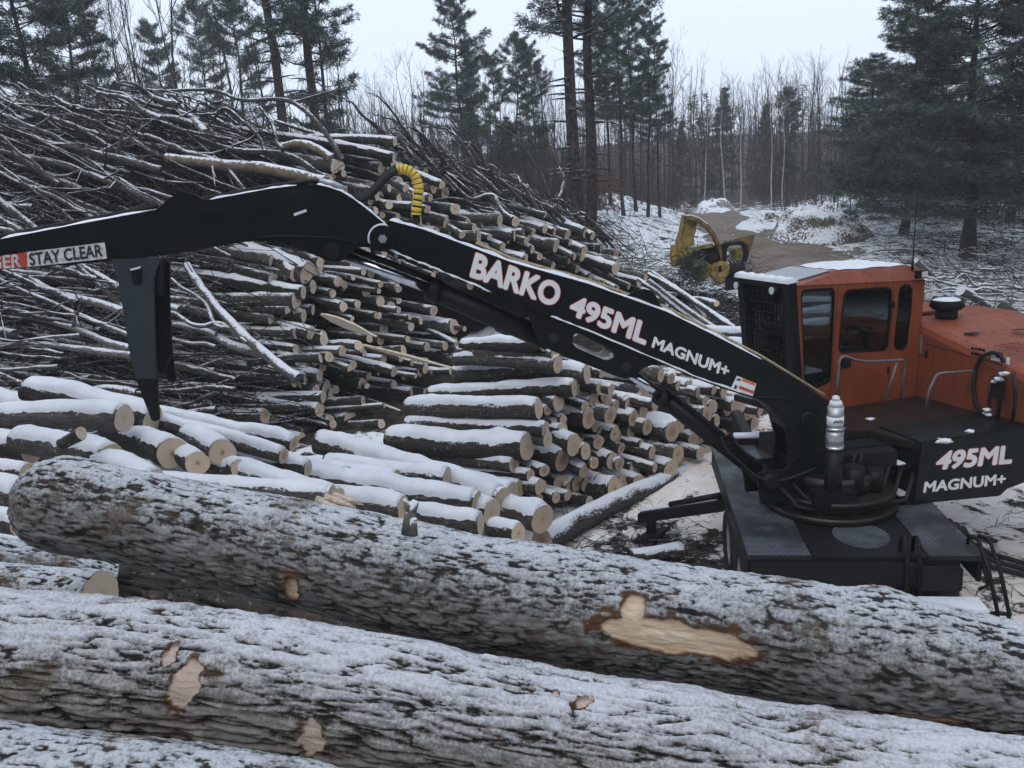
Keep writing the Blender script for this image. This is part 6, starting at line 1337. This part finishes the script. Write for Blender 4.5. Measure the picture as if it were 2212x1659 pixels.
# ------------------------------------------------------------------ trees
def pine_proto(seed, H, base, Rm, nbr, tuf, nl, ln, wd, rt, shape, lean=.0, dead=12, tipup=.25):
    rs = np.random.default_rng(seed); b = MB(); n = 9
    tp = [Vector((lean*(k/n)**1.5*H+.08*math.sin(k*1.9+seed), .08*math.sin(k*1.3+seed*2), H*k/n)) for k in range(n+1)]; b.tube(tp, [rt*(1-.93*(k/n)**.9)+(rt*.35 if k == 0 else 0) for k in range(n+1)], 9, cap=False)
    tc, td = [], []
    for i in range(nbr+dead):
        dd = i >= nbr; t = rs.uniform(base, .985) if not dd else rs.uniform(.12, base+.12); z = H*t; az = rs.uniform(0, 6.283)
        q = (t-base)/(1-base) if not dd else .3
        L = Rm*shape(max(0, q))*rs.uniform(.55, 1.15)*(.45 if dd else 1); k = t*n; p0 = tp[int(k)].lerp(tp[min(n, int(k)+1)], k-int(k)); h = Vector((math.cos(az), math.sin(az), 0)); sd = Vector((-h.y, h.x, 0))
        rise = rs.uniform(-.12, .18)+.5*q**2
        pts = [p0+h*L*s+UP*(L*(rise*s+tipup*s*s*(1 if not dd else -.5)))+sd*(L*.10*math.sin(2*s+az*3)) for s in (0, .3, .65, 1.)]
        b.tube(pts, [rt*.16*(1-.5*q)+.008, rt*.11+.006, rt*.06+.004, .003], 4, cap=False)
        if dd: 
            for s in (.4, .7):
                p = pts[0].lerp(pts[-1], s); e = p+h*L*.3+sd*L*.35*rs.choice((-1, 1))+UP*rs.uniform(-.2, .2)*L; b.tube([p, e], [.010, .003], 3, cap=False)
            continue
        m_ = max(4, int(tuf*(.35+.65*L/Rm)))
        for j in range(m_):
            s = rs.uniform(.22, 1.03)**.8; k2 = s*3; p = pts[min(2, int(k2))].lerp(pts[min(3, int(k2)+1)], min(1, k2-min(2, int(k2))))
            w = L*.34*(1.15-s)*rs.uniform(-1, 1)+.12*rs.normal(); p = p+sd*w+h*abs(w)*.45+UP*(rs.normal()*.07+.04); tc.append(tuple(p)); td.append(tuple(h*.8+sd*np.sign(w)*.5+UP*.35))
    tc, td = np.array(tc), np.array(td); N = len(tc)*nl; C_ = np.repeat(tc, nl, 0)+rs.normal(0, ln*.22, (N, 3)); D = np.repeat(td, nl, 0)*.55+rs.normal(0, .62, (N, 3)); D /= np.linalg.norm(D, axis=1)[:, None]
    s = np.cross(D, rs.normal(0, 1, (N, 3))); s /= np.linalg.norm(s, axis=1)[:, None]; l = rs.uniform(.6, 1.2, (N, 1))*ln
    V = np.stack([C_-s*wd, C_+s*wd, C_+D*l+s*wd*.3, ], 1).reshape(-1, 3); F = np.arange(N*3).reshape(-1, 3)
    me_t = None; V_ = [tuple(v) for v in b.v]; me_t = raw_mesh('trunk', V_, b.f, [M['trunk']]); me_c = raw_mesh('crown', V, F, [M['needle']], smooth=False)
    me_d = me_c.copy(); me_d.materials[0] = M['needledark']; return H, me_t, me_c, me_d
cone = lambda q: (1-q)**.8*(.55+.45*min(1, q*6+.4)) ; umb = lambda q: (.55+.9*q)*(1-q)**.55 ; broad = lambda q: (1-q)**.6
PR = {'layer': pine_proto(1, 16, .28, 3.5, 100, 60, 10, .27, .02, .21, lambda q: (1-q)**.55*(1 if q < .5 else .95)*(.75+.5*abs(math.sin(q*9))), dead=26),
      'tall': pine_proto(2, 26, .31, 4.4, 84, 54, 10, .26, .016, .27, umb, dead=34),
      'slim': pine_proto(3, 20, .40, 2.4, 70, 40, 10, .27, .021, .15, broad, dead=26, lean=.02),
      'dense': pine_proto(4, 19, .13, 6.3, 190, 92, 9, .27, .017, .30, lambda q: (1-q)**.5, dead=30, tipup=.12),
      'dense2': pine_proto(9, 17, .10, 4.6, 150, 66, 10, .27, .018, .22, lambda q: (1-q)**.55, dead=24, tipup=.12),
      'spruce': pine_proto(5, 12, .06, 2.6, 170, 34, 9, .26, .026, .14, lambda q: (1-q)**.95+.04, dead=4, tipup=-.12),
      'round': pine_proto(6, 15, .25, 2.8, 84, 46, 10, .27, .021, .17, umb, dead=20)}
def place(kind, name, u, y, vtop, label, group, dark=False, H=None, rz=None, vb=None):
    p = at_y(u, 400, y); g = Vector((p.x, y, gz1(p.x, y)-.1)); H0_, t, c, d = PR[kind]
    h = H if H else at_y(u, vtop, y).z-g.z; s = h/H0_
    r = empty(name, tuple(g), label, 'tree', group); r.rotation_euler = (random.gauss(0, .012), random.gauss(-.03, .012), random.uniform(0, 6.28) if rz is None else rz)
    sx = max(.8, min(1.3, s)) if kind in ('dense', 'dense2') else s
    r.scale = (sx, sx, s)
    link('trunk', t, r); link('crown', d if dark else c, r); return r
G1 = 'pines around the clearing'
place('layer', 'pine_tree', 1012, 52, -25, 'layered white pine with twin stems standing alone against the pale sky', G1, rz=.4)
place('slim', 'pine_tree', 1030, 54, 60, 'thin dark stem close beside the lone layered pine', G1)
place('tall', 'pine_tree', 1243, 29, 0, 'big rough-barked pine trunk, left one of the twin trunks', G1, H=25, rz=1.)
place('tall', 'pine_tree', 1268, 31, 0, 'slightly thinner right one of the twin pine trunks', G1, H=23, rz=2.6)
for u, y, vt, lab in [(1292,44,-70,'slender pine just right of the twin trunks'),(1318,47,-40,'slender dark-stemmed pine, second right of the twin trunks'),(1345,42,-90,'slender pine with a leaning dark stem in the pine group'),(1372,46,-60,'slender pine in the middle of the pine group'),(1398,44,-30,'slender pine near the right side of the pine group'),(1424,48,40,'rightmost slender pine, its boughs reaching into open sky')]:
    place('slim', 'pine_tree', u, y, vt, lab, 'slender pines right of the twin trunks')
for u, y, vt, lab in [(1085,58,110,'small pine between the lone pine and the twin trunks'),(1120,50,70,'pine with sparse crown left of the twin trunks'),(1165,56,90,'slim pine just left of the twin trunks')]: place('round', 'pine_tree', u, y, vt, lab, 'sparse pines left of the twin trunks')
place('spruce', 'spruce_tree', 1105, 62, 250, 'small dark conical spruce below the sparse pines', 'spruces', True)
place('tall', 'pine_tree', 640, 33, 0, 'dark straight pine trunk with dead branches, left of a pair', G1, H=24, rz=.3); place('tall', 'pine_tree', 690, 34, 0, 'broad dark pine trunk with dead branches, right of a pair', G1, H=24, rz=4.)
place('round', 'pine_tree', 715, 40, -160, 'pine behind the pair of dark trunks', G1)
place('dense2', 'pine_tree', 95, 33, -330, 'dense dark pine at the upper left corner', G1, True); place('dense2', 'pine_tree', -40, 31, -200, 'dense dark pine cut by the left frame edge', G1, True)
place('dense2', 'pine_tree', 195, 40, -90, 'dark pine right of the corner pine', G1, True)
place('round', 'pine_tree', 470, 58, -10, 'pale hazy pine crown between the bare trees', G1); place('round', 'pine_tree', 395, 60, 50, 'fainter hazy pine left of the pale crown', G1); place('round', 'pine_tree', 545, 50, -60, 'tall hazy pine behind the dark trunks', G1)
G2 = 'dense pines on the right'
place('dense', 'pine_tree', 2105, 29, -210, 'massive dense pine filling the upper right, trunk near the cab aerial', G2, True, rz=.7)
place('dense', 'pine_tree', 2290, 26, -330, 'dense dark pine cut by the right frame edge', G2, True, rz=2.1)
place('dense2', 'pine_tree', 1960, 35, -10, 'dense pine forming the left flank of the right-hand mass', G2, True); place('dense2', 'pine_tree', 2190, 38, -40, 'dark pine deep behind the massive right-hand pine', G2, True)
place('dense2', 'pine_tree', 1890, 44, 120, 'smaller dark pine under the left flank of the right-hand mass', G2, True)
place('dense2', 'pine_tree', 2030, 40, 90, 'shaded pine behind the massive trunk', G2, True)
place('spruce', 'spruce_tree', 1556, 84, 188, 'dark conical spruce standing above the far end of the road', 'spruces', True); place('spruce', 'spruce_tree', 1648, 78, 225, 'dark blunt spruce right of the conical one', 'spruces', True); place('spruce', 'spruce_tree', 1470, 80, 260, 'faint spruce left of the conical one', 'spruces', True)
place('spruce', 'spruce_tree', 1500, 70, 395, 'young pale green fir low beside the road end', 'spruces')
place('round', 'pine_tree', 1700, 60, 190, 'dusky pine right of the two spruces', G1, True)
def bare_proto(seed, H=14., rt=.11, spread=.55, nb_=16, dep=3):
    rs = random.Random(seed); T = MB(); C_ = MB(); n = 8; tp = [Vector((.25*math.sin(k*.8+seed)*k/n, .2*math.sin(k*1.1+seed*3)*k/n, H*k/n)) for k in range(n+1)]
    T.tube(tp, [rt*(1-.9*(k/n)) for k in range(n+1)], 7, cap=False)
    def br(p, d, L, r, lv):
        q = p+d*L*.5+Vector((rs.uniform(-.1, .1), rs.uniform(-.1, .1), rs.uniform(0, .1)))*L; e = q+(d+UP*rs.uniform(.0, .45)).normalized()*L*.5
        C_.tube([p, q, e], [r, r*.7, max(.004, r*.25)], 3, cap=False)
        if lv <= 0: return
        for s in range(rs.choice((3, 4, 5))):
            t = rs.uniform(.3, 1.); o = p.lerp(q, t*2) if t < .5 else q.lerp(e, t*2-1); dd = (d+Vector((rs.uniform(-1, 1), rs.uniform(-1, 1), rs.uniform(-.1, .8)))*.8).normalized(); br(o, dd, L*rs.uniform(.35, .55), max(.004, r*.55), lv-1)
    for i in range(nb_):
        t = rs.uniform(.25, .97); k = t*n; p = tp[int(k)].lerp(tp[int(k)+1], k-int(k)); a = rs.uniform(0, 6.28); d = Vector((math.cos(a)*spread, math.sin(a)*spread, rs.uniform(.35, .9))).normalized(); br(p, d, H*rs.uniform(.14, .30)*(1.15-t*.7), rt*.34*(1.1-t)+.006, dep-1)
    return raw_mesh('trunk', T.v, T.f, [M['bare']]), raw_mesh('crown', C_.v, C_.f, [M['bare']]), H, (T, C_)
BP = [bare_proto(20+i, 14, rt=.09+.02*(i % 3), spread=.45+.12*(i % 3), nb_=15+2*(i % 4)) for i in range(7)]
BPw = []
for t, c, h, _ in BP[:3]: t2 = t.copy(); t2.materials[0] = M['birch']; BPw.append((t2, c, h, _))
def bare(u, y, vtop, label, group, pool=BP, name='bare_tree', H=None):
    p = at_y(u, 400, y); g = Vector((p.x, y, gz1(p.x, y)-.1)); t, c, h0, _ = random.choice(pool); h = H or at_y(u, vtop, y).z-g.z; s = h/h0
    r = empty(name, tuple(g), label, 'tree', group); r.rotation_euler = (random.gauss(0, .03), random.gauss(-.03, .03), random.uniform(0, 6.28)); sx = s*random.uniform(.8, 1.05); r.scale = (sx, sx, s); link('trunk', t, r); link('crown', c, r)
GB = 'bare trees '
for i, u in enumerate([225, 255, 282, 300, 322, 345, 372, 410, 440, 505, 525, 580, 600]): bare(u, random.uniform(38, 58), random.uniform(-160, 40), 'bare leafless tree above the brush pile, %s' % ('toward the corner pine' if u < 330 else 'toward the dark trunk pair' if u > 480 else 'left of the pale pine'), GB+'above the brush pile')
for i, u in enumerate([735, 752, 768, 785, 800, 818, 832]): bare(u, random.uniform(52, 70), random.uniform(40, 150)+(u-735)*.5, 'pale hazy bare tree against the sky right of the dark trunk pair', GB+'right of the dark trunks')
for i, u in enumerate([868, 905, 935, 960, 1055, 1072, 1098, 1140, 1150, 1180, 1195]): bare(u, random.uniform(52, 75), random.uniform(90, 235), 'bare tree in the gap %s the lone layered pine' % ('left of' if u < 1000 else 'right of'), GB+'around the lone pine')
for i, u in enumerate([1275, 1305, 1330, 1352, 1362, 1385, 1410, 1440, 1455]): bare(u, random.uniform(50, 72), random.uniform(60, 230), 'thin bare tree among the slender pines', GB+'among the slender pines')
for i in range(24): u = 1462+i*13+random.uniform(-5, 5); bare(u, random.uniform(70, 95), np.interp(u, [1460, 1560, 1640, 1760], [235, 190, 165, 130])+random.uniform(-20, 55), 'hazy bare tree on the skyline beyond the road, %s' % ('left of the conical spruce' if u < 1545 else 'between the spruces' if u < 1650 else 'toward the right-hand pines'), GB+'on the skyline beyond the road')
for u, y, vt, lab in [(1566,62,165,'white birch rising in front of the conical spruce'),(1600,60,200,'white birch right of the conical spruce'),(1668,58,230,'white birch with a forked stem near the blunt spruce'),(1690,57,215,'white birch nearest the right-hand pines'),(1520,64,240,'slim white birch left of the conical spruce')]: bare(u, y, vt, lab, 'white birches', BPw, 'birch_tree')
for i, u in enumerate([1780, 1810, 1840, 1870, 2150, 2180, 2205]): bare(u, random.uniform(38, 50), random.uniform(220, 330), 'dark bare tree under the right-hand pines', GB+'under the right-hand pines')
bare(1240, 24.5, 395, 'broken rough stump-like snag at the foot of the twin trunks', None, name='snag') if False else None
# far wood: one mass
VV, FF, o_ = [], [], 0
def add_inst(T, x, y, z, s, rz):
    global o_
    c, n_ = math.cos(rz), math.sin(rz); A = np.array(T.v); B_ = np.stack([(A[:, 0]*c-A[:, 1]*n_)*s+x, (A[:, 0]*n_+A[:, 1]*c)*s+y, A[:, 2]*s+z], 1); VV.append(B_); f = np.array(T.f); FF.append(f+o_); o_ += len(A)
LP = [bare_proto(60+i, 11, rt=.10, spread=.5, nb_=11, dep=2)[3] for i in range(5)]
for i in range(620):
    y = random.uniform(72, 140); x = random.uniform(-.78, .75)*y
    if abs(x-ROADX(y)) < 3 and y < 80: continue
    T, C_ = random.choice(LP); s = random.uniform(.65, 1.25); rz = random.uniform(0, 6.28); z = gz1(x, y)-.2; add_inst(T, x, y, z, s, rz); add_inst(C_, x, y, z, s, rz)
for i in range(300):
    y = random.uniform(52, 84); x = random.uniform(-.5, .60)*y; u_ = proj((x, y, 5))[0]
    if abs(x-ROADX(y)) < 4.5 or (u_ < 1440 and i % 3): continue
    T, C_ = random.choice(LP); s = random.uniform(.5, .95); rz = random.uniform(0, 6.28); z = gz1(x, y)-.2; add_inst(T, x, y, z, s*.9, rz); add_inst(C_, x, y, z, s*.9, rz)
for i in range(190):
    y = random.uniform(80, 140); x = random.uniform(-.75, .72)*y; z = gz1(x, y); h = random.uniform(4, 10); r = h*.2; T = MB(); k_ = 150
    for j in range(k_):
        t = random.random()**.8; a = random.uniform(0, 6.28); q = r*(1-t)*random.uniform(.3, 1.1); p = Vector((math.cos(a)*q, math.sin(a)*q, h*t)); d = Vector((math.cos(a), math.sin(a), random.uniform(-.3, .3)))*random.uniform(.3, .8); w = Vector((-d.y, d.x, random.uniform(-.3, .3)))*.22; T.add([p-w, p+w, p+d+w*.3, p+d-w*.3], [(0, 1, 2, 3)])
    add_inst(T, x, y, z, 1, 0)
tag(link('far_woods', raw_mesh('far_woods', np.concatenate(VV), np.concatenate(FF), [M['bare']], smooth=False)), 'hazy bare woods in the distance', kind='stuff')
it = []
for i in range(15000):
    y = random.uniform(36, 76)**1.0; x = random.uniform(-.75, .74)*y
    if -3.2 < x-ROADX(y) < 3.0 or (abs(x-ROADX(y)) < 8 and y < 50): continue
    u_ = proj((x, y, 4))[0]
    if 1270 < u_ < 1480 and y < 58: continue
    z = gz1(x, y); h = random.uniform(.8, 4.5)*(1.35 if y > 58 and 1450 < u_ < 1950 else .5 if 1450 < u_ < 1900 else 1); it.append(((x, y, z), (x+random.gauss(0, .28)*h, y+random.gauss(0, .2)*h, z+h), random.uniform(.008, .022)))
SV, SF, so_ = [], [], 0                            # unseen pines added behind and beside the camera to block low sky light
for i in range(110):
    a = rad(random.uniform(150, 390)); q = random.uniform(20, 40); x, y = math.cos(a)*q*1.15+2, math.sin(a)*q*.9+2
    if proj((x, y, 6))[2] > 0 and abs(x) < y*.95: continue
    z = gz1(x, y); h = random.uniform(13, 19); N = 650; t = RNG.uniform(.03, 1, N)**.9; aa = RNG.uniform(0, 6.283, N); rr_ = h*.24*(1-t)**.6*RNG.uniform(.2, 1.1, N)
    c = np.stack([x+np.cos(aa)*rr_, y+np.sin(aa)*rr_, z+h*t], 1); d = RNG.normal(0, 1, (N, 3))*[.45, .45, .22]; w = np.cross(d, RNG.normal(0, 1, (N, 3))); w *= .30/(np.linalg.norm(w, axis=1)[:, None]+1e-6)
    SV.append(np.stack([c-d-w, c-d+w, c+d+w*.4, c+d-w*.4], 1).reshape(-1, 3)); SF.append(np.arange(N*4).reshape(-1, 4)+so_); so_ += N*4
tag(link('unseen_woods', raw_mesh('unseen_woods', np.concatenate(SV), np.concatenate(SF), [M['needledark']], smooth=False)), 'unseen pine woods added round the clearing to block low sky light', kind='stuff')
twig_mass('undergrowth', it, 'bare', 'thicket of bare stems under the trees')
it = []
for i in range(700):
    g = Vector((at_y(random.gauss(1300, 22), 400, 40).x, 40+random.gauss(0, 1), 0)); z = gz1(g.x, g.y); h = random.uniform(.3, 2.0); it.append(((g.x, g.y, z+h), (g.x+random.gauss(0, .12), g.y+random.gauss(0, .1), z+h+random.gauss(0, .12)), .03))
twig_mass('russet_leaves', it, 'russet', 'patch of withered russet leaves below the slender pines')
# ------------------------------------------------------------------ falling-snow haze
hm = bpy.data.materials.new('haze'); hm.use_nodes = True; N_, L_ = hm.node_tree.nodes, hm.node_tree.links
N_.remove(N_['Principled BSDF']); pv = N_.new('ShaderNodeVolumePrincipled'); pv.inputs['Color'].default_value = (.985, .992, 1, 1); pv.inputs['Density'].default_value = .0011; pv.inputs['Anisotropy'].default_value = 0.
L_.new(pv.outputs[0], N_['Material Output'].inputs['Volume'])
b = MB(); b.box((-175, -65, -3), (375, 0, 0), (0, 490, 0), (0, 0, 33)); tag(b.build('haze', hm), 'thin grey snow haze in the air', kind='stuff')
